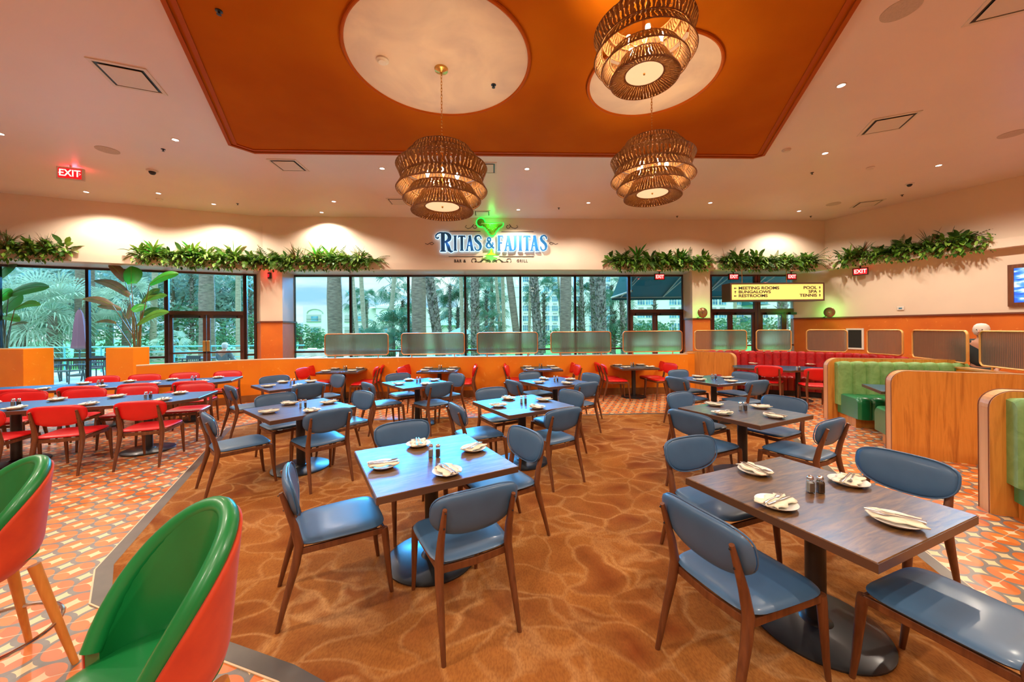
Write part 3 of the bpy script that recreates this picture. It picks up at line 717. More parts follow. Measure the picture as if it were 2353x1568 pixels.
# ---- blue chairs round the square tables on the carpet
T_SQ = make_table('square_table', .95, .95, 0, .33)
SQ = [('front middle table', -.615, 2.78, 30), ('big front table beside the wooden booths', 1.735, 2.13, 23), ('second-row table closest to the red chairs', -2.65, 4.62, 50), ('second-row middle table', .12, 4.77, 31),
      ('second-row table facing the green booth', 2.63, 4.24, 26), ('back table by the divider bend', -3.97, 6.62, 50), ('back table under the chain pendant', -1.73, 6.72, 40),
      ('back table below the wall sign', .77, 6.70, 30), ('back table by the wooden partition', 3.70, 6.80, 22)]
NEAR_SIDES = {}
for ti, (nm, cx, cy, deg) in enumerate(SQ):
    a = math.radians(deg)
    place(T_SQ, USED, (cx, cy, 0), a, 'dark wood square table, ' + nm, 'square pedestal tables on the carpet')
    sides = [(a, 'right'), (a + PI / 2, 'far'), (a + PI, 'left'), (a - PI / 2, 'near')]
    for k, (d, sn) in enumerate(sides):
        dist = .55 + .03 * rnd.random() + (.05 if sn in ('left',) else 0)
        if ti == 1 and sn == 'far': dist = .60
        jit = rnd.uniform(-.05, .05)
        if ti == 1 and sn == 'right': dist = .73
        place(CH['blue'], USED, (cx + math.cos(d) * dist, cy + math.sin(d) * dist, 0), d + PI / 2 + jit, 'slate blue chair on the %s side of the %s' % (sn, nm), 'slate blue chairs')
        setting(cx + math.cos(d) * .345, cy + math.sin(d) * .345, d + PI, '%s side, %s' % (sn, nm))
    shakers(cx + .02, cy + .02, 'on the ' + nm, a - .5)
# ---- two long rows of butted tables with red chairs on the left
T_LONG = make_table('long_table', 1.36, .90, 0, .30); T_END = make_table('end_table', 1.36, .90, .22, .30)
def row(nm, end, deg, n, front, back):
    a = math.radians(deg); d = Vector((math.cos(a), math.sin(a))); nn = Vector((-d.y, d.x))
    for k in range(n):
        c = end - d * (1.37 * k)
        if k == 0: place(T_END, USED, (c.x, c.y, 0), a, 'chamfered end table of the %s' % nm, 'tables of the red rows')
        else: place(T_LONG, USED, (c.x, c.y, 0), a, 'table number %d from the chamfered end of the %s' % (k + 1, nm), 'tables of the red rows')
        shakers(c.x, c.y, 'on the %s, %s' % (nm, ['end table', 'second table', 'third table'][k]), a)
    for lst, s, sn in ((front, -1, 'camera side'), (back, 1, 'window side')):
        for i, t in enumerate(lst):
            c = end - d * t + nn * s * .56
            o = ['first', 'second', 'third', 'fourth', 'fifth', 'sixth'][i]
            place(CH['red'], USED, (c.x, c.y, 0), a + (0 if s < 0 else PI) + rnd.uniform(-.04, .04), 'red chair on the %s of the %s, %s from its end' % (sn, nm, o), 'red chairs of the long rows')
            q = end - d * t + nn * s * .30
            setting(q.x, q.y, a + (PI / 2 if s < 0 else -PI / 2), '%s, %s, %s from its end' % (sn, nm, o))
row('front red row', Vector((-5.28, 5.36)), 20, 3, [-.30 + .0, .48, 1.18, 1.85], [-.25, .50, 1.15, 1.82])
row('rear red row', Vector((-6.22, 7.22)), 21, 3, [-.25, .48, 1.22, 1.95], [-.30, .45, 1.10, 1.75])

# ---- four tables against the divider, red chairs at both sides
T_DV = make_table('wall_table', .92, .86, 0, .30)
for k, (x0, x1, ye, w) in enumerate([(728, 817, 856, -.02), (961, 1046, 854.5, .03), (1208, 1290, 850.8, .02), (1431.6, 1514.5, 847, .02)]):
    p = at_z((x0 + x1) / 2, ye, TT); a = math.radians([4, 3, 4, 5][k]); c = Vector((p.x - math.sin(a) * .43, p.y + math.cos(a) * .43))
    nm = ['first divider table from the left', 'second divider table from the left', 'third divider table from the left', 'divider table next to the wooden partition'][k]
    place(T_DV, USED, (c.x, c.y, 0), a, 'dark square table, ' + nm, 'tables along the divider')
    d = Vector((math.cos(a), math.sin(a))); nn = Vector((-d.y, d.x))
    for s, sn in ((-1, 'left'), (1, 'right')):
        for t, tn in ((-.26, 'front'), (.28, 'rear')):
            q = c + d * s * .56 + nn * t
            place(CH['red'], USED, (q.x, q.y, 0), a + (-PI / 2 if s < 0 else PI / 2) + rnd.uniform(-.1, .1) + (0.12 if s > 0 else -.12), 'red chair, %s %s seat at the %s' % (tn, sn, nm), 'red chairs along the divider')
            q = c + d * s * .30 + nn * t
            setting(q.x, q.y, a + (0 if s < 0 else PI), '%s %s seat, %s' % (tn, sn, nm))
    shakers(c.x, c.y + .1, 'on the ' + nm)

# ================================================================ bar stools
def make_stool():
    t = thing('bar_stool', 'stool', 'stool')
    # shell: wraps from one arm round the back to the other; front is +y
    nA, nZ = 33, 12
    def shellpt(i, k, off):
        u = i / (nA - 1) * 2 - 1; ang = -PI / 2 + u * math.radians(112)
        top = .70 + .44 * (max(0, math.cos(u * PI / 2 * .96)) ** .8)
        z = .66 + (top - .66) * k / (nZ - 1)
        fl = (z - .66) * .07
        r = .205 + fl + off; rx = r + .012
        return (rx * math.cos(ang), (r + .0) * math.sin(ang) + .02 - fl * .3, z)
    def face_grid(o1, name, m, parent):
        mb = MB(); vv = [shellpt(i, k, o1) for i in range(nA) for k in range(nZ)]
        fs = [(i * nZ + k, (i + 1) * nZ + k, (i + 1) * nZ + k + 1, i * nZ + k + 1) for i in range(nA - 1) for k in range(nZ - 1)]
        mb.add(vv, fs); return mb
    # padded inner shell as closed solid
    def solid(oa, ob, name, m, parent, rim=0):
        mb = MB(); A = [[shellpt(i, k, oa) for k in range(nZ)] for i in range(nA)]; B = [[shellpt(i, k, ob) for k in range(nZ)] for i in range(nA)]
        vv = [p for r in A for p in r] + [p for r in B for p in r]; o = nA * nZ; fs = []
        for i in range(nA - 1):
            for k in range(nZ - 1):
                a = i * nZ + k; fs.append((a, a + 1, a + nZ + 1, a + nZ)); fs.append((o + a, o + a + nZ, o + a + nZ + 1, o + a + 1))
            a = i * nZ + nZ - 1; fs.append((a, o + a, o + a + nZ, a + nZ)); a = i * nZ; fs.append((a, a + nZ, o + a + nZ, o + a))
        for k in range(nZ - 1):
            fs.append((k, o + k, o + k + 1, k + 1)); a = (nA - 1) * nZ + k; fs.append((a, a + 1, o + a + 1, o + a))
        mb.add(vv, fs); return mb.build(name, M[m], parent, smooth=True)
    s1 = solid(-.055, .0, 'backrest', 'green_stool', t)
    mb = MB(); rim = [tuple((Vector(shellpt(i, nZ - 1, -.028)) + Vector((0, 0, -.004)))) for i in range(nA)]; mb.tube(rim, .030, 12); mb.build('rim', M['green_stool'], s1, smooth=True)
    # outer orange shell, runs lower under the seat
    mb = MB(); rows = 14; vv = []
    for i in range(nA):
        u = i / (nA - 1) * 2 - 1; ang = -PI / 2 + u * math.radians(112)
        top = .70 + .44 * (max(0, math.cos(u * PI / 2 * .96)) ** .8) - .012
        for k in range(rows):
            q = k / (rows - 1); z = .575 + (top - .575) * q; fl = max(0, z - .66) * .07; r = .213 + fl + .004 - (.10 * (1 - q / .3) ** 2 if q < .3 else 0)
            vv.append(((r + .012) * math.cos(ang), r * math.sin(ang) + .02 - fl * .3, z))
    fs = [(i * rows + k, (i + 1) * rows + k, (i + 1) * rows + k + 1, i * rows + k + 1) for i in range(nA - 1) for k in range(rows - 1)]
    mb.add(vv, fs); o = mb.build('outer_shell', M['orange_shell'], t, smooth=True); sd = o.modifiers.new('s', 'SOLIDIFY'); sd.thickness = .012; sd.offset = -1
    ol = [superell(2 * PI * j / 40, .195, .205, 2.6) for j in range(40)]
    mb = MB(); mb.add(*pad(ol, (0, 0), .11, lambda u, v, tt: (u, v + .045, .675 + tt), 8, 5)); mb.build('seat', M['green_stool'], t, smooth=True)
    mb = MB(); mb.lathe([(.02, .570), (.112, .574), (.125, .60)], 30); mb.build('seat_base', M['orange_shell'], t, smooth=True)
    for sx in (-1, 1):
        for sy in (-1, 1):
            mb = MB(); mb.tube([(sx * .24, sy * .24, 0), (sx * .13, sy * .13, .60)], [.015, .026], 12); mb.build('leg', M['oak_leg'], t, smooth=True)
    mb = MB(); mb.tube([(.268 * math.cos(2 * PI * j / 40), .268 * math.sin(2 * PI * j / 40), .26) for j in range(40)], .010, 8, closed=True); mb.build('footrest_ring', M['chrome'], t, smooth=True)
    return t
ST = make_stool()
place(ST, USED, (-1.13, 1.15, 0), math.radians(152), 'green bar stool with orange back, closest to the camera', 'green and orange bar stools', .965)
place(ST, USED, (-2.56, 1.78, 0), math.radians(162), 'green bar stool with orange back, cut off by the left frame edge', 'green and orange bar stools', .92)
# ================================================================ fluted glass screens on posts along the divider
def screen(A, B, label, group, fm='copper', z0=1.085, z1=1.615, base=1.02, posts=True):
    A, B = Vector(A), Vector(B); L = (B - A).length; d = (B - A).normalized(); c = (A + B) / 2
    t = thing('glass_screen', label, 'screen', (c.x, c.y, 0), math.atan2(d.y, d.x), group)
    w, h = L / 2 - .01, (z1 - z0) / 2; zc = (z0 + z1) / 2
    ol = []
    for sx, sz, a0 in ((1, 1, 0), (-1, 1, 90), (-1, -1, 180), (1, -1, 270)):
        for k in range(7):
            a = math.radians(a0 + k * 15); ol.append((sx * (w - .07) + .07 * math.cos(a), sz * (h - .07) + .07 * math.sin(a)))
    mb = MB(); mb.tube([(x, 0, zc + z) for x, z in ol], .014, 8, closed=True, ry=1.6, up=(0, 0, 1)); mb.build('screen_frame', M[fm], t, smooth=True)
    n = len(ol); mb = MB(); mb.add([(x, -.004, zc + z) for x, z in ol] + [(x, .004, zc + z) for x, z in ol], [tuple(range(n)), tuple(range(n, 2 * n))[::-1]] + [(i, n + i, n + (i + 1) % n, (i + 1) % n) for i in range(n)])
    mb.build('fluted_pane', M['fluted'], t)
    if posts:
        for s in (-1, 1):
            mb = MB(); mb.lathe([(.012, base), (.012, z0 + .01)], 10, c=(s * w * .68, 0, 0)); mb.lathe([(.03, base), (.03, base + .008)], 12, c=(s * w * .68, 0, 0)); mb.build('post', M[fm], t, smooth=True)
    return t
def on_div(px, off=.09):
    k = ray(px, 800)[0] / FPX
    for i in range(len(DIV) - 1):
        p, q = Vector(DIV[i]), Vector(DIV[i + 1]); dn = (q - p).normalized(); o = Vector((-dn.y, dn.x)) * off; p, q = p + o, q + o; d = q - p
        den = d.x - k * d.y
        t = (k * p.y - p.x) / den
        if -.02 <= t <= 1.05: return p + d * t
    return q
names = ['leftmost of the five screens on the orange divider', 'second screen from the left on the orange divider', 'middle screen on the orange divider', 'fourth screen from the left on the orange divider', 'screen on the orange divider nearest the wooden partition']
for (x0, x1), nm in zip([(746, 893), (922, 1068), (1096, 1236), (1265, 1404), (1431, 1568)], names):
    screen(on_div(x0), on_div(x1), 'fluted glass panel in a copper frame, ' + nm, 'screens on the orange divider')
BQ = [((5.0, 10.14), (6.26, 9.86), 'behind the left end of the red banquette'), ((6.46, 9.80), (7.22, 9.56), 'small panel in front of the dark double doors'), ((7.44, 9.36), (8.02, 8.84), 'small panel below the round green lamp'),
      ((8.12, 8.46), (8.10, 7.66), 'small panel behind the green booth'), ((7.97, 7.36), (7.42, 6.02), 'large panel left of the white-haired person'), ((7.26, 5.74), (6.85, 4.55), 'large panel cut off by the right frame edge')]
for a, b, nm in BQ: screen(a, b, 'fluted glass panel in a gold frame, ' + nm, 'screens around the banquette', 'gold_frame')
# partition wall that carries those screens
PT = [(4.72, 10.2), (5.0, 10.2), (6.3, 9.92), (7.3, 9.60), (7.75, 9.22), (8.1, 8.85), (8.2, 8.4), (8.18, 7.6), (8.02, 7.25), (7.4, 5.85), (6.8, 4.2)]
mb, a_, b_ = wall_path('', [Vector(p) for p in PT], -.14, 0, 1.0, None)
# body to the outside
pw = tag(mb.build('banquette_partition', M['orange']), 'low orange partition curving behind the red banquette', 'partition')
mb, _, _ = wall_path('', PT, -.15, .995, 1.02, None); mb.build('cap', M['oak_edge'], pw)

def arc_cushion(name, path, inw, z0, z1, dep, mats, ch, parent, top_round=.05, depth0=0.0, bulge=.018):
    """channel-tufted upholstery along a path: vertical channels of width ch"""
    P2 = [Vector(p) for p in path]; seg = [(P2[i + 1] - P2[i]).length for i in range(len(P2) - 1)]; L = sum(seg); n = max(1, round(L / ch)); sub = 8
    def at(s):
        for i, g in enumerate(seg):
            if s <= g + 1e-9 or i == len(seg) - 1:
                d = (P2[i + 1] - P2[i]).normalized()
                # smooth the normal at joints
                t = s / g; nrm = Vector((-d.y, d.x)) * inw
                if i + 1 < len(seg) and t > .5: d2 = (P2[i + 2] - P2[i + 1]).normalized(); nrm = nrm.lerp(Vector((-d2.y, d2.x)) * inw, (t - .5))
                if i > 0 and t < .5: d2 = (P2[i] - P2[i - 1]).normalized(); nrm = nrm.lerp(Vector((-d2.y, d2.x)) * inw, .5 - t)
                return P2[i] + d * s, nrm.normalized()
            s -= g
    mb = MB(); prof = []
    k = 6
    prof.append((0, z0, 0)); prof.append((dep, z0, 1)); 
    for j in range(k + 1):
        a = j / k * PI / 2; prof.append((dep - top_round + top_round * math.cos(a), z1 - top_round + top_round * math.sin(a), 1))
    prof.append((0, z1, .4)); m_ = len(prof); vv = []; N_ = n * sub
    for i in range(N_ + 1):
        p, nr = at(L * i / N_); u = (i % sub) / sub; bl = bulge * math.sin(PI * u) ** .45 if i % sub else -bulge * .35
        for o, z, w in prof:
            e = bl * w; vv.append((p.x + nr.x * (depth0 + o + (e if o > dep * .5 else 0)), p.y + nr.y * (depth0 + o + (e if o > dep * .5 else 0)), z + (e if z > z1 - top_round and o < dep - .001 else 0)))
    fs = []
    for i in range(N_):
        for j in range(m_):
            j2 = (j + 1) % m_; f = (i * m_ + j, i * m_ + j2, (i + 1) * m_ + j2, (i + 1) * m_ + j); fs.append(f)
    fs.append(tuple(range(m_))); fs.append(tuple(N_ * m_ + j for j in range(m_))[::-1])
    mb.add(vv, fs); return mb.build(name, mats, parent, smooth=True)
bqt = thing('curved_banquette', 'long curved banquette upholstered in channelled red velvet and leather', 'banquette', (0, 0, 0))
BP = [(5.35, 10.1), (6.3, 9.9), (7.25, 9.58), (7.7, 9.2), (8.05, 8.83), (8.17, 8.4), (8.16, 7.6)]
arc_cushion('backrest', BP, -1, .42, 1.05, .12, M['red_velvet'], .19, bqt, .05, .01, .026)
arc_cushion('seat', [(5.35, 10.1), (6.3, 9.9), (7.25, 9.58), (7.7, 9.2), (8.0, 8.8)], -1, .14, .47, .62, M['red_leather2'], .19, bqt, .07, .01)
mb, _, _ = wall_path('', [(5.35, 9.6), (6.15, 9.38), (7.0, 9.1), (7.3, 8.8), (7.5, 8.5)], .25, 0, .15, None); mb.build('plinth', M['dark'], bqt)

# ---- wood slabs with rounded top corners (partition ends and booth backs)
def slab(parent, name, L, th, h, r=.13, mat_='oak', both=True):
    """upright slab in local x (0..L), thickness along y (0..th); rounded upper corners"""
    ol = [(0, 0)]
    for k in range(9): a = PI - k * PI / 16; ol.append((r + r * math.cos(a), h - r + r * math.sin(a)))
    if both:
        for k in range(9): a = PI / 2 - k * PI / 16; ol.append((L - r + r * math.cos(a), h - r + r * math.sin(a)))
    else: ol.append((L, h))
    ol.append((L, 0)); n = len(ol)
    mb = MB(); mb.add([(x, 0, z) for x, z in ol] + [(x, th, z) for x, z in ol], [tuple(range(n)), tuple(range(n, 2 * n))[::-1]])
    mb.add([(x, 0, z) for x, z in ol] + [(x, th, z) for x, z in ol], [(i, n + i, n + (i + 1) % n, (i + 1) % n) for i in range(n)], 1)
    o = mb.build(name, [M[mat_], M['oak_edge']], parent)
    # thin groove lines along the edge
    for y in (.012, th - .012):
        g_ = MB(); g_.tube([(x + (-.002 if x < L / 2 else .002), y, z + (.002 if z > h / 2 else 0)) for x, z in ol], .0035, 5); g_.build('edge_bead', M['rail'], o)
    return o
d = Vector((5.52 - 4.80, 9.22 - 10.3)); 
t = thing('wooden_partition', 'oak veneered end partition with a rounded corner, between divider and red banquette', 'partition', (4.80, 10.3, 0), math.atan2(d.y, d.x))
slab(t, 'panel', d.length, .17, 1.05, .14)

# ---- green booths
def bench(t, L, dep, back_only=False, mat_b='green_velvet', sgn=-1):
    """seat and back on the face y=0 side (sgn -1) or y=th side (sgn 1) of a slab running along x"""
    y0 = 0 if sgn < 0 else .17
    arc_cushion('backrest', [(.10, y0), (L - .06, y0)], sgn, .30, 1.05, .15, M[mat_b], .20, t, .07, .0, .034)
    arc_cushion('seat', [(.12, y0), (L - .10, y0)], sgn, .16, .50, dep, M['green_leather'], .20, t, .09, .05, .026)
    mb = MB(); ya, yb = sorted((y0 + sgn * .02, y0 + sgn * (dep - .10))); mb.box(.16, ya, 0, L - .14, yb, .17); mb.build('plinth', M['oak'], t)
def booth(name, x, y, deg, L, sgn, label, h=1.12, dep=.62):
    t = thing(name, label, 'booth bench', (x, y, 0), math.radians(deg), 'green booth benches'); slab(t, 'panel', L, .17, h, .16); bench(t, L, dep, sgn=sgn); return t
booth('booth_bench', 5.80, 6.80, -17, 1.95, -1, 'green velvet booth bench facing the camera, behind the small booth table')
booth('booth_bench', 4.98, 4.86, -25, 2.0, 1, 'booth bench seen from behind, broad plain oak back panel')
booth('booth_bench', 4.33, 3.36, -28, 1.9, -1, 'booth bench cut off by the right frame edge, rounded oak end')
# tables of the booths
def poly_table(name, label, poly, bases, group='booth tables'):
    c = Vector((sum(p[0] for p in poly) / len(poly), sum(p[1] for p in poly) / len(poly))); q = [(p[0] - c.x, p[1] - c.y) for p in poly]
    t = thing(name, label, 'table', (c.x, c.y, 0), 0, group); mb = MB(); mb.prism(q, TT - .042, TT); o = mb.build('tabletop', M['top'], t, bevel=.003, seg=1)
    mb = MB(); ring_poly(mb, inset(q, -.002), inset(q, .01), TT - .044, TT - .004); mb.build('edge_band', M['edge_band'], o)
    for b in bases:
        x, y = b[0] - c.x, b[1] - c.y
        mb = MB(); mb.lathe([(.05, .03), (.05, TT - .045)], 20, c=(x, y, 0)); mb.build('pedestal', M['cast'], t, smooth=True)
        mb = MB(); mb.lathe([(.27, .002), (.28, .012), (.26, .026), (.001, .034)], 40, c=(x, y, 0)); mb.build('base', M['cast'], t, smooth=True)
poly_table('booth_table', 'dark wood booth table between the two green benches', [(5.42, 5.44), (5.80, 6.14), (6.95, 5.62), (6.57, 4.92)], [(6.15, 5.55)])
poly_table('banquette_table', 'long dark table in front of the red banquette', [(5.25, 8.75), (6.05, 8.02), (6.65, 8.22), (7.35, 8.38), (7.0, 8.85), (6.35, 9.22), (5.55, 9.35)], [(5.85, 8.8), (6.6, 8.55)])
for (x, y, rz, lb) in ((5.87, 8.44, -40, 'red chair pulled up to the banquette table, farther from the green booth'), (6.42, 7.86, -22, 'red chair pulled up to the banquette table, beside the green booth')):
    place(CH['red'], USED, (x, y, 0), math.radians(rz), lb, 'red chairs at the banquette')
for q in ((1731, 837), (1862, 839)):
    p = at_z(q[0], q[1], TT); setting(p.x, p.y, -2, 'banquette table, ' + ('left of the shakers' if q[0] < 1800 else 'right of the shakers'))
p = at_z(1834, 852, TT); shakers(p.x, p.y, 'on the banquette table')
# ================================================================ woven pendants
def make_pendant():
    t = thing('rattan_pendant', 'pendant', 'pendant lamp')
    tiers = [(.375, .40, .415, .27), (.455, .30, .50, .16), (.585, .17, .525, .02), (.50, .02, .585, -.13), (.40, -.11, .50, -.26), (.27, -.17, .40, -.395), (.40, -.40, .225, -.335)]
    n = 96
    for r0, z0, r1, z1 in tiers:
        mb = MB(); vv = []; K = 5
        for k in range(K):
            q = k / (K - 1)
            for j in range(n): a = 2 * PI * j / n; r = r0 + (r1 - r0) * q; vv.append((r * math.cos(a), r * math.sin(a), z0 + (z1 - z0) * q))
        mb.add(vv, [(k * n + j, k * n + (j + 1) % n, (k + 1) * n + (j + 1) % n, (k + 1) * n + j) for k in range(K - 1) for j in range(n)])
        o = mb.build('woven_tier', M['rattan'], t, smooth=True); s = o.modifiers.new('s', 'SOLIDIFY'); s.thickness = .006
        for r, z in ((r0, z0), (r1, z1)):
            mb = MB(); mb.tube([(r * math.cos(2 * PI * j / 48), r * math.sin(2 * PI * j / 48), z) for j in range(48)], .008, 6, closed=True); mb.build('rim', M['rattan_rim'], o, smooth=True)
    mb = MB(); mb.lathe([(.001, -.33), (.224, -.33), (.224, -.322), (.001, -.322)], 40); mb.build('diffuser', M['diffuser'], t)
    mb = MB(); mb.lathe([(.001, -.352), (.012, -.345), (.014, -.33)], 12); mb.build('finial', M['brass'], t, smooth=True)
    mb = MB(); mb.lathe([(.018, -.1), (.018, .42)], 12)
    for k in range(5):
        a = 2 * PI * k / 5 + .3; mb.tube([(0, 0, .0), (.12 * math.cos(a), .12 * math.sin(a), -.02), (.20 * math.cos(a), .20 * math.sin(a), .0)], .007, 6); mb.tube([(0, 0, .40), (.375 * math.cos(a), .375 * math.sin(a), .40)], .005, 6)
    mb.build('lamp_frame', M['brass'], t, smooth=True)
    for k in range(5):
        a = 2 * PI * k / 5 + .3; mb = MB(); mb.lathe([(.012, 0), (.014, .03), (.030, .065), (.026, .095), (.001, .11)], 14, c=(.20 * math.cos(a), .20 * math.sin(a), .0)); mb.build('bulb', M['bulb'], t, smooth=True)
    return t
PEND = make_pendant()
def pendant(x, y, zc, s, label, cz, first=False):
    o = place(PEND, USED, (x, y, zc), .4 * x, label, 'woven rattan pendants', s)
    zt = zc + .40 * s; L = (cz - zt) / s
    mb = MB(); k = int(L / .042)
    for i in range(k):
        z = .40 + L * i / k; a = PI / 2 * (i % 2)
        mb.tube([(.011 * math.cos(q) * math.cos(a), .011 * math.cos(q) * math.sin(a), z + .026 + .03 * math.sin(q)) for q in [2 * PI * j / 10 for j in range(10)]], .0035, 5, closed=True)
    mb.build('chain', M['brass'], o, smooth=True)
    mb = MB(); zz = (cz - zc) / s; mb.lathe([(.012, zz - .07), (.02, zz - .05), (.085, zz - .025), (.09, zz)], 28); mb.build('canopy', M['brass'], o, smooth=True)
    for dz, e in ((.10, 26), (-.12, 18)): point((x, y, zc + dz * s), e, (1, .72, .40), .06)
pendant(-.90, 4.86, 3.66, 1.0, 'woven rattan pendant on a long chain under the large medallion', CEIL - .062)
pendant(1.95, 5.10, 3.88, .94, 'woven rattan pendant under the smaller medallion, farther from the camera', CEIL - .062)
pendant(1.30, 3.58, 4.44, .80, 'woven rattan pendant hanging closest to the camera', CEIL - .05)

# ================================================================ things on the ceiling
mb = MB(); mb.lathe([(.062, 0), (.058, -.010), (.046, -.008)], 24, close=False); DL = tag(mb.build('ceiling_downlight', M['white'], smooth=True), 'downlight', 'ceiling light')
mb = MB(); mb.lathe([(.048, -.004), (.001, -.004)], 24, close=False); mb.build('lens', M['down_lens'], DL)
ord_ = 'over the left windows, near the left frame edge|left of the orange tray corner|below the ceiling exit sign|in the far row between the exit sign and the corner|next along the left wall toward the corner|in the far row left of the chain pendant|close to the back wall left of the sign|left of the chain pendant|right of the chain pendant|above the sign, in its green glow|right of the wall sign toward the fern ledge|in the far row below the smaller medallion|above the right end of the back wall|right of the tray corner|beside the slanted right tray edge|near the right wall and the dome camera'.split('|')
for q, w in zip(DOWN_PX, ord_):
    p = at_z(q[0], q[1], CEIL); place(DL, USED, (p.x, p.y, CEIL), 0, 'small lit recessed downlight ' + w, 'recessed downlights')
def vent(px, py, s, deg, label):
    p = at_z(px, py, CEIL); t = thing('ceiling_vent', label, 'air vent', (p.x, p.y, CEIL), math.radians(deg), 'square ceiling vents'); h = s / 2
    sq = [(-h, -h), (h, -h), (h, h), (-h, h)]
    mb = MB(); ring_poly(mb, sq, inset(sq, s * .07), -.012, 0); mb.build('vent_frame', M['white'], t)
    mb = MB(); mb.prism(inset(sq, s * .06), -.003, -.001); mb.build('recess', M['dark'], t)
    mb = MB(); q = inset(sq, s * .13); mb.prism(q, -.02, -.012); mb.build('centre_plate', M['white'], t, bevel=.004)
for a in [(297, 178, .60, 22, 'square white ceiling vent left of the orange tray'), (663, 380, .58, 3, 'square ceiling vent just beyond the left tray corner'), (1112, 386, .55, 3, 'square ceiling vent half hidden by the chain pendant'),
          (914, 463, .5, 3, 'square ceiling vent behind the chain pendant, by the back wall'), (1108, 490, .5, 3, 'square ceiling vent above the margarita sign'), (2040, 285, .62, -24, 'square ceiling vent right of the orange tray'),
          (1993, 468, .6, -24, 'square ceiling vent close to the right wall'), (2345, -8, .6, -24, 'square ceiling vent cut off at the upper right corner')]: vent(*a)
mb = MB(); mb.lathe([(.17, 0), (.17, -.006), (.001, -.010)], 40, close=False); SPK = tag(mb.build('ceiling_speaker', noisy('speaker_mesh', (.52, .44, .38), (.60, .50, .44), 60, .7), smooth=True), 'speaker', 'speaker')
for px, py, lb in ((247, 345, 'right of the ceiling exit sign'), (2070, 22, 'at the top beside the orange tray'), (2325, 308, 'cut off by the right frame edge'), (1915, 469, 'by the far right vent')):
    p = at_z(px, py, CEIL); place(SPK, USED, (p.x, p.y, CEIL), 0, 'flush round ceiling speaker ' + lb, 'round ceiling speakers')
mb = MB(); mb.lathe([(.075, 0), (.075, -.02), (.055, -.03), (.05, -.042), (.001, -.046)], 28, close=False); SMK = tag(mb.build('smoke_detector', M['white'], smooth=True), 'detector', 'smoke detector')
for px, py, lb, z in ((879, 137, 'on the large medallion', CEIL - .062), (1807, 344, 'beyond the right tray corner', CEIL), (2000, 385, 'above the right fern ledge', CEIL), (367, 458, 'near the left wall', CEIL)):
    p = at_z(px, py, z); place(SMK, USED, (p.x, p.y, z), 0, 'round white smoke detector ' + lb, 'smoke detectors')
mb = MB(); mb.lathe([(.035, 0), (.035, -.006), (.012, -.01), (.010, -.035), (.024, -.04), (.001, -.044)], 14, close=False); SPR = tag(mb.build('sprinkler_head', M['dark'], smooth=True), 'sprinkler', 'sprinkler')
for px, py, lb, z in ((1134, 195, 'on the large medallion', CEIL - .062), (503, 25, 'near the upper left of the orange tray', CEIL - .05), (375, 343, 'left of the tray corner', CEIL), (546, 468, 'by the left corner of the back wall', CEIL), (1284, 478, 'right of the wall sign', CEIL), (1556, 497, 'above the middle fern ledge', CEIL), (1866, 397, 'above the right door corner', CEIL), (2073, 448, 'above the right fern ledge', CEIL), (1863, 497, 'in the far right ceiling corner', CEIL)):
    p = at_z(px, py, z); place(SPR, USED, (p.x, p.y, z), 0, 'small dark sprinkler head ' + lb, 'sprinkler heads')
def dome(p, label, parent_m='white', s=1.0):
    t = thing('dome_camera', label, 'security camera', p, 0, 'dome cameras'); t.scale = (s, s, s)
    mb = MB(); mb.lathe([(.085, 0), (.08, -.02), (.055, -.025)], 24); mb.build('housing', M[parent_m], t, smooth=True)
    mb = MB(); mb.lathe([(.052, -.022), (.048, -.05), (.03, -.072), (.001, -.08)], 24, close=False); mb.build('dome', M['dark'], t, smooth=True)
p = at_z(350, 392, CEIL); dome((p.x, p.y, CEIL), 'dome security camera right of the ceiling exit sign', s=1.2)
p = at_z(2090, 422, CEIL); dome((p.x, p.y, CEIL), 'dome security camera above the right fern ledge')

# ---- exit signs
def text(body, size, M4, mat_, parent, name='lettering', sx=1.0, ext=.004, align='CENTER', sp=1.0, shear=0, bold=0):
    cu = bpy.data.curves.new(name, 'FONT'); cu.body = body; cu.size = size; cu.align_x = align; cu.align_y = 'CENTER'; cu.extrude = ext; cu.space_character = sp; cu.shear = shear; cu.offset = bold
    tmp = bpy.data.objects.new('tmp_text', cu); C.objects.link(tmp); bpy.context.view_layer.update()
    me = bpy.data.meshes.new_from_object(tmp.evaluated_get(bpy.context.evaluated_depsgraph_get())); bpy.data.objects.remove(tmp); me.materials.clear(); me.materials.append(mat_)
    o = bpy.data.objects.new(name, me); C.objects.link(o); o.parent = parent; o.matrix_local = M4 @ Matrix.Diagonal((sx, 1, 1, 1)); return o
UP = Matrix.Rotation(PI / 2, 4, 'X')        # text standing upright, facing -y
def exit_sign(p, rz, label, s=1.0, dark=True, arrows=False, glow=True):
    t = thing('exit_sign', label, 'exit sign', p, rz, 'red exit signs'); w, h = .17 * s, .105 * s
    mb = MB(); mb.box(-w, -.03, -h, w, .03, h); mb.build('housing', M['dark'] if dark else M['white'], t, bevel=.006)
    mb = MB(); mb.box(-w * .86, -.034, -h * .78, w * .86, -.03, h * .78); mb.build('red_face', M['exit_red'], t)
    text('EXIT', .155 * s, Matrix.Translation((0, -.036, 0)) @ UP, M['exit_white'], t, sx=.85, bold=.003)
    mb = MB(); mb.lathe([(.02, h), (.02, h + .06), (.07, h + .062), (.07, h + .075)], 14); mb.build('mount', M['dark'] if dark else M['white'], t)
    if arrows:
        for sg in (-1, 1):
            mb = MB(); mb.tube([(sg * w * .70, -.037, -.02), (sg * w * .80, -.037, 0), (sg * w * .70, -.037, .02)], .004, 6); mb.build('arrow', M['exit_white'], t)
    if glow: point((p[0], p[1] - .05, p[2] + h + .10), 3.0, (1, .05, .05), .08)
    return t
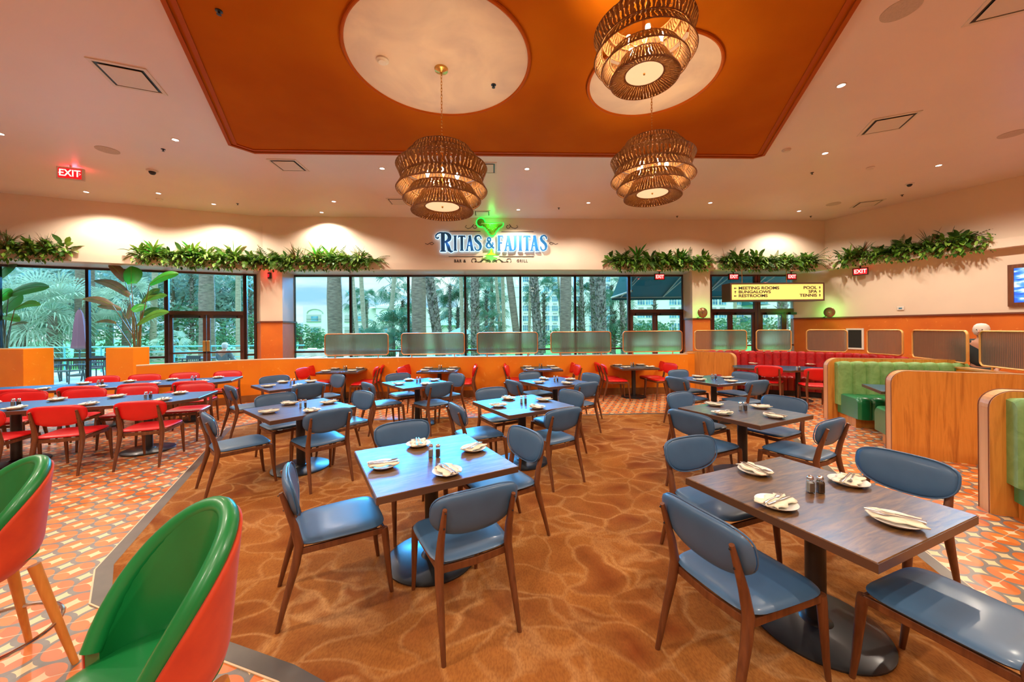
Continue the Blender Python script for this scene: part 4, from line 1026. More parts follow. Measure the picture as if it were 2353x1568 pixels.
p = at_z(163, 398, CEIL - .16); exit_sign((p.x, p.y, CEIL - .18), math.radians(20), 'red exit sign with arrows hanging from the ceiling at the left', 1.25, False, True, False)
point((p.x, p.y + .05, CEIL - .06), 6, (1, .03, .05), .06)
for px, lb in ((1515, 'above the doors left of the right column'), (1685, 'above the doors, left of the two over the direction board'), (1818, 'above the doors, right of the two over the direction board')):
    A = W2 + BN * .25; p = on_wall(px, 637, A, A + BD); exit_sign((p.x, p.y, SOFFIT - .18), math.atan2(BD.y, BD.x), 'red exit sign hanging ' + lb, 1.0)
A = W3 - RN * .05; p = on_wall(1977, 627, A, A + RD); exit_sign((p.x, p.y, SOFFIT - .18), math.radians(-50), 'red exit sign on the right wall under the fern ledge', 1.05)
# ---- hanging direction board
ys = 11.62; a = at_y(1677, 670, ys); b = at_y(1895, 670, ys); zt_, zb_ = at_y(1786, 650, ys).z, at_y(1786, 692, ys).z; cx, w = (a.x + b.x) / 2, (b.x - a.x) / 2; zc_, hh = (zt_ + zb_) / 2, (zt_ - zb_) / 2
t = thing('direction_board', 'lit yellow direction board listing rooms, hanging before the right doors', 'sign', (cx, ys, zc_), .01)
mb = MB(); mb.box(-w, 0, -hh, w, .46, hh); mb.build('housing', M['black_metal'], t, bevel=.006)
mb = MB(); sq = [(-w, -hh), (w, -hh), (w, hh), (-w, hh)]; F = Matrix.Rotation(PI / 2, 4, 'X')
q = MB(); ring_poly(q, sq, inset(sq, .045), 0, .012); q.v = [tuple(F @ Vector(v)) for v in q.v]; q.build('bezel', M['edge_band'], t)
mb = MB(); mb.box(-w + .04, -.006, -hh + .04, w - .04, 0, hh - .04); mb.build('lit_face', M['sign_yellow'], t)
for i, (l_, r_) in enumerate((('MEETING ROOMS', 'POOL'), ('BUNGALOWS', 'SPA'), ('RESTROOMS', 'TENNIS'))):
    z = (1 - i) * hh * .42
    text(l_, .125, Matrix.Translation((-w + .26, -.008, z)) @ UP, M['sign_black'], t, sx=1.30, align='LEFT', ext=.002, bold=.003)
    text(r_, .125, Matrix.Translation((w - .24, -.008, z)) @ UP, M['sign_black'], t, sx=1.30, align='RIGHT', ext=.002, bold=.003)
    for x, dr in ((-w + .16, 'up' if i == 1 else 'left'), (w - .15, 'up')):
        g_ = MB(); R_ = Matrix.Translation((x, -.009, z)) @ (Matrix.Identity(4) if dr == 'up' else Matrix.Rotation(-PI / 2, 4, 'Y'))
        g_.add([R_ @ Vector(v) for v in ((-.036, 0, .004), (.036, 0, .004), (0, 0, .048))], [(0, 1, 2)]); g_.add([R_ @ Vector(v) for v in ((-.010, 0, -.042), (.010, 0, -.042), (.010, 0, .006), (-.010, 0, .006))], [(0, 1, 2, 3)]); g_.build('arrow', M['sign_black'], t)
for s in (-.66, .30):
    mb = MB(); mb.lathe([(.010, hh), (.010, SOFFIT - zc_)], 10, c=(s * w, .2, 0)); mb.build('hanging_rod', M['brass'], t, smooth=True)
# ---- round bronze wall lamps with green light
def disc_lamp(p, n, label):
    ang = math.atan2(n.y, n.x) + PI / 2 - PI
    t = thing('wall_lamp', label, 'wall lamp', p, math.atan2(-n.x * -1, n.y) * 0 + math.atan2(n.y, n.x) - PI / 2, 'round wall lamps with green glow')
    R_ = Matrix.Rotation(PI / 2, 4, 'X')
    mb = MB(); mb.lathe([(.001, .085), (.03, .09), (.15, .07), (.165, .06), (.165, .05)], 36, M=R_, close=False); mb.build('disc_shade', noisy('lamp_bronze', (.22, .10, .05), (.45, .2, .1), 3, .25, metal=.7), t, smooth=True)
    mb = MB(); mb.lathe([(.001, .098), (.028, .095), (.03, .088)], 16, M=R_, close=False); mb.build('centre_boss', M['chrome'], t, smooth=True)
    mb = MB(); mb.lathe([(.06, 0), (.06, .04), (.03, .06)], 20, M=R_); mb.build('wall_mount', M['dark'], t)
    mb = MB(); mb.tube([(-.16 * math.cos(.9), -.065, -.13), (-.19, -.06, -.17), (-.12, -.05, -.19)], .012, 8); mb.tube([(.1, -.06, -.13), (-.02, -.05, -.19)], .008, 8); mb.build('bracket', M['dark'], t)
    point((p[0] - n.x * .05 , p[1] - n.y * .05, p[2]), 26.0, (.10, 1, .10), .10)
A = W2; p = on_wall(1612, 719, A, A + BD); disc_lamp((p.x, p.y, p.z), BN, 'round bronze wall lamp with green glow on the right column')
p = on_wall(1908, 718, A_, A_ + RD) if False else on_wall(1908, 718, CRN, CRN + RD); disc_lamp((p.x, p.y, p.z), RN, 'round bronze wall lamp with green glow on the right wall')
# small red flasher on the left column
A = W2 + BD * ((c1 + c2) / 2); p = on_wall(621, 634, W2, W2 + BD)
t = thing('alarm_flasher', 'small black wall fixture with red light high on the left column', 'wall light', (p.x, p.y - .04, p.z), 0)
mb = MB(); mb.lathe([(.045, -.09), (.05, -.07), (.05, .07), (.045, .09)], 16); mb.build('housing', M['dark'], t, smooth=True); mb = MB(); mb.box(-.02, -.056, -.05, .02, -.045, .03); mb.build('red_lens', M['exit_red'], t)
point((p.x, p.y - .16, p.z + .02), 1.6, (1, .03, .06), .05)
# things on the right wall
def rwall(px, py, off=.0): q = on_wall(px, py, CRN, CRN + RD); return Vector((q.x - RN.x * off, q.y - RN.y * off, q.z))
rzR = math.atan2(RD.y, RD.x) + PI; 
rzR = math.atan2(RN.y, RN.x) - PI / 2
p = rwall(2462, 648, .0)
t = thing('wall_screen', 'lit blue screen in a dark wooden frame, cut off by the right frame edge', 'television', tuple(p), rzR)
mb = MB(); sq = [(-.85, -.50), (.85, -.50), (.85, .50), (-.85, .50)]; ring_poly(mb, sq, inset(sq, .09), 0, .07); mb.v = [tuple(F @ Vector(v)) for v in mb.v]; mb.build('wood_frame', M['walnut'], t)
def screen_mat():
    m = mat('lit_blue_picture', (.02, .05, .2), .2); g = N(m); v = g.coord('Object', (2, 2, 7)); a = g.noise(v, 1.6, 4)
    c = g.ramp(a, [(.38, (.02, .09, .62)), (.5, (.08, .30, 1)), (.62, (.8, .9, 1))]); g.l(c, g.b.inputs['Emission Color']); g.b.inputs['Emission Strength'].default_value = 1.1; return m
mb = MB(); mb.box(-.77, -.03, -.42, .77, 0, .42); mb.build('display', screen_mat(), t)
p = rwall(2070, 709, 0); t = thing('thermostat', 'small square wall control on the cream right wall', 'thermostat', tuple(p), rzR)
mb = MB(); mb.box(-.075, -.03, -.055, .075, 0, .055); mb.build('plate', M['white'], t, bevel=.008); mb = MB(); mb.box(-.035, -.034, -.02, .035, -.03, .02); mb.build('display', M['hotel_glass'], t)
p = rwall(1965, 779, 0); t = thing('notice_frame', 'white framed dark notice on the orange wall behind the screens', 'frame', tuple(p), rzR)
mb = MB(); sq = [(-.22, -.33), (.22, -.33), (.22, .33), (-.22, .33)]; ring_poly(mb, sq, inset(sq, .05), 0, .03); mb.v = [tuple(F @ Vector(v)) for v in mb.v]; mb.build('white_frame', M['white'], t)
mb = MB(); mb.box(-.18, -.012, -.29, .18, 0, .29); mb.build('notice', M['dark'], t)
for k, (px, py) in enumerate(((2086, 603), (2158, 597))):
    A = W3 - RN * .06; q = on_wall(px, py - 4, A, A + RD); dome((q.x, q.y, SOFFIT), ['dome camera under the right fern ledge, left one', 'dome camera under the right fern ledge, right one'][k], 'white', 1.0)
# ================================================================ the lit wall sign
SC = on_wall(1131, 560, W2, W2 + BD); 
def sp_(px, py):                            # picture point to sign plane (x along wall, z up, relative to its centre)
    q = on_wall(px, py, W2, W2 + BD); return ((q.xy - SC.xy).dot(BD), q.z - SC.z)
sign = thing('wall_sign', 'lit blue wall sign with green margarita glass and black flourishes', 'sign', tuple(SC), math.atan2(BD.y, BD.x))
U = (sp_(1181, 560)[0] - sp_(1131, 560)[0]) / 50      # metres per picture pixel on the sign
def ribbon(mb, pts, w, y0, y1, closed=False):
    """flat stroke in the sign plane, given width(s), extruded from y0 to y1"""
    pts = [Vector((p[0], p[1])) for p in pts]; k = len(pts)
    if not isinstance(w, (list, tuple)): w = [w] * k
    L, R = [], []
    for i, p in enumerate(pts):
        d = (pts[(i + 1) % k] - pts[i - 1]) if closed else (pts[min(i + 1, k - 1)] - pts[max(i - 1, 0)])
        d = d.normalized(); n = Vector((-d.y, d.x)) * w[i] / 2; L.append(p + n); R.append(p - n)
    for i in range(k if closed else k - 1):
        j = (i + 1) % k; q = [L[i], L[j], R[j], R[i]]
        mb.add([(a.x, y0, a.y) for a in q] + [(a.x, y1, a.y) for a in q], [(0, 1, 2, 3), (7, 6, 5, 4), (0, 4, 5, 1), (2, 6, 7, 3), (1, 5, 6, 2), (3, 7, 4, 0)])
def arc(cx, cy, rx, ry, a0, a1, n=16): return [(cx + rx * math.cos(math.radians(a0 + (a1 - a0) * i / n)), cy + ry * math.sin(math.radians(a0 + (a1 - a0) * i / n))) for i in range(n + 1)]
# letters: strokes in a box 0..w by 0..1; t = thick, s = thin, f = serif
TK, TN, SF = .20, .10, .07
def serif(x, y, w=.30): return ([(x - w / 2, y), (x + w / 2, y)], SF)
GL = {
 'I': (.34, [([(.17, 0), (.17, 1)], TK), serif(.17, .03), serif(.17, .97)]),
 'T': (.56, [([(.28, 0), (.28, 1)], TK), serif(.28, .03), ([(.02, .95), (.54, .95)], TN), ([(.04, .84), (.02, .97)], .06), ([(.52, .84), (.54, .97)], .06)]),
 'A': (.62, [([(.10, 0), (.31, 1)], TN), ([(.31, 1), (.50, 0)], TK), ([(.17, .34), (.44, .34)], TN * .8), serif(.10, .03, .22), serif(.51, .03, .28)]),
 'S': (.50, [([(.46, .74), (.45, .86), (.36, .96), (.24, .97), (.11, .91), (.07, .78), (.12, .66), (.26, .54), (.38, .43), (.43, .28), (.39, .11), (.26, .03), (.13, .05), (.05, .16), (.04, .29)], [.06, .09, .09, .10, .14, .19, .20, .20, .20, .19, .14, .09, .09, .09, .06])]),
 'F': (.52, [([(.14, 0), (.14, 1)], TK), serif(.14, .03), ([(.02, .96), (.48, .96)], TN * .8), ([(.48, .98), (.49, .80)], .06), ([(.14, .52), (.38, .52)], TN * .8), ([(.38, .60), (.38, .44)], .06)]),
 'J': (.44, [([(.32, 1), (.32, .25), (.27, .10), (.16, .02), (.05, .07)], [TK, TK, .16, .10, .06]), serif(.32, .97, .28)]),
 'R': (.62, [([(.17, 0), (.17, 1)], TK), serif(.17, .03), (arc(.22, .745, .30, .235, 92, -90, 14), [.07, .08, .10, .13, .16, .19, .20, .20, .20, .19, .16, .13, .10, .08, .07]), ([(.20, .51), (.34, .50), (.44, .30), (.50, .08), (.60, .0), (.70, .03)], [.08, .12, .18, .18, .11, .05]),
              ([(.20, .975), (.05, .985), (-.10, .94), (-.20, .84), (-.19, .72), (-.10, .69), (-.05, .76)], [.07, .07, .07, .07, .07, .08, .09])]),
 '&': (.70, [([(.66, .46), (.52, .50), (.60, .36), (.50, .16), (.34, .03), (.18, .05), (.09, .20), (.14, .40), (.30, .54), (.40, .68), (.40, .84), (.30, .93), (.19, .86), (.18, .72), (.30, .48), (.48, .20), (.62, .03), (.70, .04)], [.05, .08, .10, .10, .10, .12, .16, .16, .13, .12, .14, .12, .12, .13, .16, .18, .13, .06])]),
}
def letter(ch, px0, px1, ytop, ybot):
    w, strokes = GL[ch]; x0, zt = sp_(px0, ytop); x1, _ = sp_(px1, ytop); _, zb = sp_(px0, ybot); sx = (x1 - x0) / w; sz = zt - zb
    def conv(pts): return [(x0 + x * sx, zb + z * sz) for x, z in pts]
    kx = (sx + sz) / 2
    mb = MB(); hb = MB()
    for i, (pts, wd) in enumerate(strokes):
        wl_ = [a * sx for a in wd] if isinstance(wd, (list, tuple)) else wd * (sx if abs(pts[0][0] - pts[-1][0]) < .3 * abs(pts[0][1] - pts[-1][1]) + .001 else sz * .85)
        e = .0006 * i
        ribbon(mb, conv(pts), wl_, -.10 - e, -.07)
        wh = [a + .026 for a in wl_] if isinstance(wl_, list) else wl_ + .026
        q = conv(pts); d0 = (Vector(q[0]) - Vector(q[1])).normalized() * .016; d1 = (Vector(q[-1]) - Vector(q[-2])).normalized() * .016
        q[0] = (q[0][0] + d0.x, q[0][1] + d0.y); q[-1] = (q[-1][0] + d1.x, q[-1][1] + d1.y)
        ribbon(hb, q, wh, -.066 - e, -.045)
    o = mb.build('letter', M['sign_blue'], sign); hb.build('halo_back', M['neon_white'], o)
for ch, a, b, t_, u_ in (('R', 1011, 1038, 536, 580), ('I', 1042, 1051, 543, 578), ('T', 1053, 1070, 543, 578), ('A', 1070, 1089, 543, 578), ('S', 1090, 1107, 542, 578), ('&', 1115, 1136, 546, 572),
                         ('F', 1143, 1156, 543, 578), ('A', 1158, 1177, 543, 578), ('J', 1174, 1187, 543, 578), ('I', 1190, 1200, 543, 578), ('T', 1202, 1218, 543, 578), ('A', 1217, 1237, 543, 578), ('S', 1240, 1256, 542, 578)):
    letter(ch, a, b, t_, u_)
# glass bowl
def sgn_poly(pts): return [sp_(*p) for p in pts]
def sgn_prism(name, poly, m, y0, y1, parent):
    mb = MB(); n = len(poly); a = sum(poly[i][0] * poly[(i + 1) % n][1] - poly[(i + 1) % n][0] * poly[i][1] for i in range(n))
    if a < 0: poly = poly[::-1]
    mb.add([(p[0], y0, p[1]) for p in poly] + [(p[0], y1, p[1]) for p in poly], [tuple(range(n)), tuple(range(n, 2 * n))[::-1]] + [(i, n + i, n + (i + 1) % n, (i + 1) % n) for i in range(n)])
    return mb.build(name, m, parent)
bowl = [(1105.5, 514), (1155.5, 515), (1155, 519), (1151, 524), (1145, 526), (1143, 530), (1139, 534), (1138, 538), (1134, 542), (1129, 542.5), (1124, 539), (1122, 534), (1118, 531), (1116, 526), (1110, 523), (1106, 518)]
def grow(poly, d):
    c = Vector((sum(p[0] for p in poly) / len(poly), sum(p[1] for p in poly) / len(poly))); return [tuple(Vector(p) + (Vector(p) - c).normalized() * d) for p in poly]
gb = sgn_prism('margarita_glass', sgn_poly(bowl), M['sign_lime'], -.115, -.085, sign); sgn_prism('halo_back', grow(sgn_poly(bowl), .035), M['neon_green'], -.08, -.05, gb)
mb = MB(); ribbon(mb, sgn_poly([(1106, 516), (1155, 517)]), .02, -.118, -.112); mb.build('salt_rim', M['porcelain'], gb)
rr = random.Random(3); mb = MB()
for k in range(9):
    x, z = sp_(1118 + rr.random() * 26, 519 + rr.random() * 15); mb.lathe([(.001, 0), (.008 + rr.random() * .008, 0)], 8, M=Matrix.Translation((x, -.1165, z)) @ Matrix.Rotation(PI / 2, 4, 'X'), close=False)
mb.build('bubbles', M['porcelain'], gb)
mb = MB(); ribbon(mb, sgn_poly([(1109, 520), (1115, 522), (1118, 527), (1123, 530), (1126, 536), (1130, 539)]), .010, -.1175, -.114); ribbon(mb, sgn_poly([(1152, 520), (1146, 522), (1143, 527), (1138, 530), (1136, 536)]), .010, -.1175, -.114); mb.build('outline', M['sign_black'], gb)
foot = [(1128, 573.5), (1130, 573.5), (1132, 582), (1137, 586), (1144, 588), (1114, 588), (1121, 586), (1126, 582)]
ft = sgn_prism('glass_foot', sgn_poly(foot), M['sign_yolk'], -.10, -.07, sign); sgn_prism('halo_back', grow(sgn_poly(foot), .03), M['neon_green'], -.066, -.045, ft)
cx_, cz_ = sp_(1105, 513); r_ = 8.5 * U
lime = sgn_prism('lime_slice', [(cx_ + r_ * math.cos(q), cz_ + r_ * math.sin(q)) for q in [2 * PI * j / 28 for j in range(28)]], M['sign_lime'], -.085, -.083 + .02, sign)
mb = MB(); ribbon(mb, [(cx_ + r_ * .9 * math.cos(q), cz_ + r_ * .9 * math.sin(q)) for q in [2 * PI * j / 28 for j in range(28)]], .018, -.090, -.0855, closed=True); mb.build('peel', M['leaf_bright'], lime)
mb = MB()
for k in range(8): q = PI * k / 4 + .2; ribbon(mb, [(cx_, cz_), (cx_ + r_ * .75 * math.cos(q), cz_ + r_ * .75 * math.sin(q))], .006, -.089, -.0855)
mb.build('segments', M['leaf_bright'], lime); sgn_prism('halo_back', [(cx_ + (r_ + .035) * math.cos(q), cz_ + (r_ + .035) * math.sin(q)) for q in [2 * PI * j / 28 for j in range(28)]], M['neon_green'], -.062, -.045, lime)
# rules, flourishes, small lettering painted on the wall
def paint(name, pts, w): mb = MB(); ribbon(mb, [sp_(*p) for p in pts] if pts[0][0] > 100 else pts, w, -.012, -.004); return mb.build(name, M['sign_black'], sign)
for a, b, y in ((1033, 1104, 532), (1152, 1226, 533), (1031, 1110, 590), (1147, 1227, 590)): paint('rule_line', [(a, y), (b, y)], .017)
def spiral(cx, cy, r0, r1, a0, a1, n=26): return [(cx + (r0 + (r1 - r0) * i / n) * math.cos(math.radians(a0 + (a1 - a0) * i / n)), cy - (r0 + (r1 - r0) * i / n) * math.sin(math.radians(a0 + (a1 - a0) * i / n))) for i in range(n + 1)]
for s in (-1, 1):
    c0 = 1129.5 + s * 0
    def mx(pts): return [(1129.5 + s * (x - 1129.5), y) for x, y in pts]
    paint('flourish', mx(spiral(1137, 603, 2, 6, 0, 540) + [(1147, 596), (1158, 603), (1168, 601)]), .017)
    paint('flourish', mx([(1148, 597), (1155, 604), (1162, 606), (1170, 606), (1175, 601), (1173, 595), (1166, 595), (1164, 600), (1168, 603)]), .017)
    paint('flourish', mx([(1148, 606), (1152, 604), (1156, 608)]), .014)
    paint('flourish', mx(spiral(1167, 521, 2, 6, 60, 420) + [(1177, 524), (1184, 526), (1190, 522), (1187, 518)]), .015)
    paint('flourish', mx([(1262, 560), (1266, 557), (1271, 559), (1276, 562), (1282, 560)]), .015); paint('flourish', mx([(1262, 560), (1266, 563), (1271, 561)]), .012)
for body, a in (('BAR &', 1057), ('GRILL', 1200)):
    x, z = sp_(a, 600.5); text(body, .135, Matrix.Translation((x, -.008, z)) @ UP, M['sign_black'], sign, sx=.78, ext=.002, sp=1.35, bold=.004)
for px in (1030, 1080, 1180, 1235): q = on_wall(px, 560, W2 - BN * .13, W2 - BN * .13 + BD); point(tuple(q), .7, (.35, .62, 1), .12)
q = on_wall(1130, 515, W2 - BN * .2, W2 - BN * .2 + BD); point(tuple(q), 3.0, (.03, 1, .12), .10)
q = on_wall(1130, 588, W2 - BN * .16, W2 - BN * .16 + BD); point(tuple(q), 1.6, (.03, 1, .12), .06)
# ================================================================ greenery
def leaf_blade(mb, base, d, up, L, w, m=0, droop=.3, fold=.15, n=4, tipw=0.05):
    """one leaf: starts at base, runs along d, bends down; up is its face normal"""
    d = Vector(d).normalized(); s = d.cross(Vector(up)).normalized(); u = s.cross(d).normalized(); vv = []
    p = Vector(base)
    for i in range(n + 1):
        q = i / n; ww = w * (math.sin(PI * (q * .86 + .10)) ** .8) * (1 if i < n else tipw)
        vv += [p - s * ww + u * ww * fold, p.copy(), p + s * ww + u * ww * fold]
        d = (d - Vector((0, 0, droop / n))).normalized(); u = s.cross(d).normalized(); p = p + d * L / n
    fs = []
    for i in range(n): a = i * 3; fs += [(a, a + 1, a + 4, a + 3), (a + 1, a + 2, a + 5, a + 4)]
    mb.add(vv, fs, m)
def frond(mb, base, d, L, m=0, droop=1.0, pin=11, pl=.09):
    d = Vector(d).normalized(); p = Vector(base)
    for i in range(pin):
        q = (i + 1) / pin; d = (d - Vector((0, 0, droop / pin))).normalized(); p = p + d * L / pin
        s = d.cross(Vector((0, 0, 1)));
        if s.length < .1: s = Vector((1, 0, 0))
        s.normalize(); l = pl * math.sin(PI * min(1, q * .8 + .18))
        for sg in (-1, 1):
            e = (s * sg + d * .45).normalized(); w = d * .013
            mb.add([p - w, p + w, p + w * .6 + e * l + Vector((0, 0, -.02)), p - w * .2 + e * l * .9 + Vector((0, 0, -.015))], [(0, 1, 2, 3)], m)
def ledge_plant(kind, seed):
    r = random.Random(seed); mb = MB(); names = {'fern': 'artificial_fern', 'broad': 'broadleaf_plant', 'grass': 'spiky_grass_plant', 'dracaena': 'dracaena_plant', 'trailing': 'trailing_leaf_plant'}
    if kind == 'fern':
        for k in range(20):
            a = r.uniform(0, 2 * PI); el = r.uniform(-.2, 1.1); frond(mb, (0, 0, .04), (math.cos(a) * math.cos(el), math.sin(a) * math.cos(el), math.sin(el)), r.uniform(.28, .46), k % 2, r.uniform(.6, 1.6), 11, .075)
    elif kind == 'broad':
        for k in range(38):
            a = r.uniform(0, 2 * PI); el = r.uniform(-.5, 1.2); d = Vector((math.cos(a) * math.cos(el), math.sin(a) * math.cos(el), math.sin(el)))
            leaf_blade(mb, d * r.uniform(.04, .16) + Vector((0, 0, .05)), d + Vector((0, 0, .1)), (0, 0, 1) if abs(d.z) < .8 else (1, 0, 0), r.uniform(.13, .22), r.uniform(.028, .045), k % 3, .8)
    elif kind == 'grass':
        for k in range(46):
            a = r.uniform(0, 2 * PI); el = r.uniform(.3, 1.4); d = Vector((math.cos(a) * math.cos(el), math.sin(a) * math.cos(el), math.sin(el))); leaf_blade(mb, (0, 0, .02), d, (0, 0, 1) if abs(d.z) < .9 else (1, 0, 0), r.uniform(.30, .50), .008, k % 2, r.uniform(.3, 1.2), n=5)
    elif kind == 'dracaena':
        for k in range(26):
            a = k * 2.4; el = .15 + 1.15 * k / 26; d = Vector((math.cos(a) * math.cos(el), math.sin(a) * math.cos(el), math.sin(el))); leaf_blade(mb, (0, 0, .05 + .1 * k / 26), d, (0, 0, 1) if abs(d.z) < .9 else (1, 0, 0), r.uniform(.28, .40), .028, 2 if k % 3 == 0 else k % 2, .7, n=5)
    else:
        for k in range(60):
            a = r.uniform(PI, 2 * PI); q = r.uniform(-.9, .4); d = Vector((math.cos(a), math.sin(a), q)); b = Vector((r.uniform(-.18, .18), r.uniform(-.14, .02), r.uniform(-.22, .14)))
            leaf_blade(mb, b, d, (0, 0, 1), r.uniform(.09, .15), r.uniform(.018, .03), k % 3, 1.2, n=3)
    pal = {'fern': ['leaf_dark', 'leaf_mid'], 'broad': ['leaf_mid', 'leaf_dark', 'leaf_light'], 'grass': ['leaf_bronze', 'leaf_dark'], 'dracaena': ['leaf_mid', 'leaf_bright', 'leaf_light'], 'trailing': ['leaf_dark', 'leaf_mid', 'leaf_light']}[kind]
    o = mb.build(names[kind], [M[x] for x in pal]); tag(o, names[kind].replace('_', ' '), 'plant'); return o
LPK = [ledge_plant(k, i + 1) for i, k in enumerate(['fern', 'broad', 'grass', 'dracaena', 'trailing', 'fern', 'broad'])]
for o in LPK[5:]: pass
rp = random.Random(11)
def ledge_run(A, d, n, px0, px1, where, group, dens=.105):
    a, b = loc(px0, 590, A, d)[0], loc(px1, 590, A, d)[0]
    if a > b: a, b = b, a
    k = max(2, int((b - a) / dens))
    for i in range(k):
        s = a + (b - a) * (i + .5) / k + rp.uniform(-.04, .04); q = A + d * s - n * (.06 + .09 * (i % 2)); j = (4 if i % 3 == 1 else rp.choice([0, 0, 1, 3, 2, 5, 6, 1, 6]))
        rz = math.atan2(n.y, n.x) - PI / 2 + (rp.uniform(-.3, .3) if j == 4 else rp.uniform(0, 6)) ; z = LEDGE - .02 + (.0 if j != 4 else .04)
        kind = LPK[j]['category']; nm = LPK[j].name.split('.')[0].replace('_', ' ')
        place(LPK[j], USED, (q.x, q.y, z), rz, '%s packed in the %s' % (nm, where), group + ', ' + nm, rp.uniform(1.0, 1.4))
ledge_run(W2, LD, LN, -70, 160, 'short ledge garland at the left frame edge', 'left edge garland')
ledge_run(W2, LD, LN, 318, 600, 'long garland, part over the left doors', 'long garland over the doors')
ledge_run(W2, BD, BN, 606, 862, 'long garland, part over the window corner column', 'long garland past the column')
ledge_run(W2, BD, BN, 1400, 1622, 'garland between the wall sign and the right column', 'garland right of the sign')
ledge_run(W2, BD, BN, 1648, 1862, 'garland above the yellow direction board', 'garland above the direction board')
ledge_run(W3, RD, RN, 1932, 2250, 'garland on the right wall ledge', 'right wall garland')
def bird(name, label, bx, by, Y, leaves, potpx=None):
    b = at_y(bx, by, Y); t = thing(name, label, 'potted plant', (b.x, b.y, 0), 0, 'tall bird of paradise plants')
    mb = MB(); mb.lathe([(.001, .0), (.20, .0), (.25, .62), (.26, .66), (.24, .66), (.23, .58), (.001, .58)], 28); mb.build('pot', M['pot'], t, smooth=True)
    r = random.Random(bx)
    sm = MB()
    for (x0, y0, x1, y1, w, m, dy) in leaves:
        p0 = at_y(x0, y0, Y + dy) - Vector((b.x, b.y, 0)); p1 = at_y(x1, y1, Y + dy + r.uniform(-.25, .25)) - Vector((b.x, b.y, 0))
        q0 = Vector((r.uniform(-.07, .07), r.uniform(-.06, .06), .55)); mid = q0.lerp(p0, .55) + Vector(((q0.x - p0.x) * .25, 0, .06)); sm.tube([q0, mid, p0], [.020, .014, .008], 8)
        lm = MB(); d = p1 - p0; L = d.length; n = 8; s0 = d.normalized().cross(Vector((.25, -1, .35))).normalized(); vv = []
        for i in range(n + 1):
            q = i / n; c = p0 + d * q + Vector((0, 0, .10 * L * math.sin(PI * q))); ww = w * math.sin(PI * min(.985, q * .90 + .085)) ** .6; u = d.normalized().cross(s0)
            vv += [c - s0 * ww + u * ww * .30, c - s0 * ww * .5 + u * ww * .10, c, c + s0 * ww * .5 + u * ww * .10, c + s0 * ww + u * ww * .30]
        fs = [(i * 5 + j, i * 5 + j + 1, i * 5 + j + 6, i * 5 + j + 5) for i in range(n) for j in range(4)]
        lm.add(vv, fs); lm.tube([p0 + d * q + Vector((0, 0, .10 * L * math.sin(PI * q) - .004)) for q in (0, .25, .5, .75, 1)], .006, 5, m=1); lm.build('leaf', [M[m], M['leaf_light']], t, smooth=True)
    sm.build('stems', M['stem'], t, smooth=True)
bird('bird_of_paradise', 'tall bird of paradise plant behind the pier beside the doors', 318, 800, 10.15, [
    (302, 652, 301, 612, .22, 'leaf_bright', 0), (287, 646, 250, 606, .13, 'leaf_bronze', .1), (344, 653, 410, 629, .13, 'leaf_bright', -.1), (297, 680, 216, 645, .12, 'leaf_bronze', 0), (259, 702, 190, 687, .10, 'leaf_bronze', -.1),
    (278, 711, 224, 704, .09, 'leaf_bronze', .1), (267, 743, 219, 741, .05, 'leaf_bronze', 0), (303, 714, 337, 701, .12, 'leaf_bright', -.2), (325, 695, 367, 665, .12, 'leaf_dark', .1), (330, 690, 384, 679, .10, 'leaf_mid', 0),
    (325, 724, 366, 709, .10, 'leaf_dark', .1), (315, 746, 388, 717, .11, 'leaf_mid', -.1), (306, 700, 290, 735, .12, 'leaf_bronze', .15)])
bird('bird_of_paradise', 'tall bird of paradise plant cut off by the left frame edge', 14, 800, 10.05, [
    (-12, 640, 40, 600, .20, 'leaf_dark', 0), (20, 676, 113, 659, .17, 'leaf_dark', 0), (-6, 690, 26, 664, .16, 'leaf_bright', -.1), (5, 715, 50, 676, .20, 'leaf_dark', .1), (34, 710, 93, 701, .10, 'leaf_mid', -.1),
    (5, 728, 46, 738, .11, 'leaf_mid', 0), (26, 747, 65, 742, .05, 'leaf_bronze', .1), (-10, 740, -30, 690, .20, 'leaf_dark', 0), (-20, 700, -70, 660, .18, 'leaf_mid', 0)])
# ================================================================ outdoors beyond the glass
def gz(y): return -.04 if y < 17 else -.04 - .95 * min(1, (y - 17) / 43)
mb = MB(); ys_ = [17, 24, 34, 60, 160]; vv = []
for y in ys_: vv += [(-140, y, gz(y)), (120, y, gz(y))]
mb.add(vv, [(2 * i, 2 * i + 1, 2 * i + 3, 2 * i + 2) for i in range(len(ys_) - 1)]); struct('ground_lawn', mb, M['grass'])
mb = MB(); mb.prism([(-60, 8.0), (-18, 8.0), tuple(FARL + LN * WD), tuple(GC), tuple(CRN), (11.4, 12.9), (40, 13), (40, 17), (-60, 17)], -.16, -.04); struct('ground_patio', mb, M['deck'])
mb = MB(); mb.box(-15, 23.2, -.3, -1.2, 27.5, -.13); t = mb.build('pool', M['pool']); tag(t, 'strip of turquoise pool water beyond the divider', 'pool')
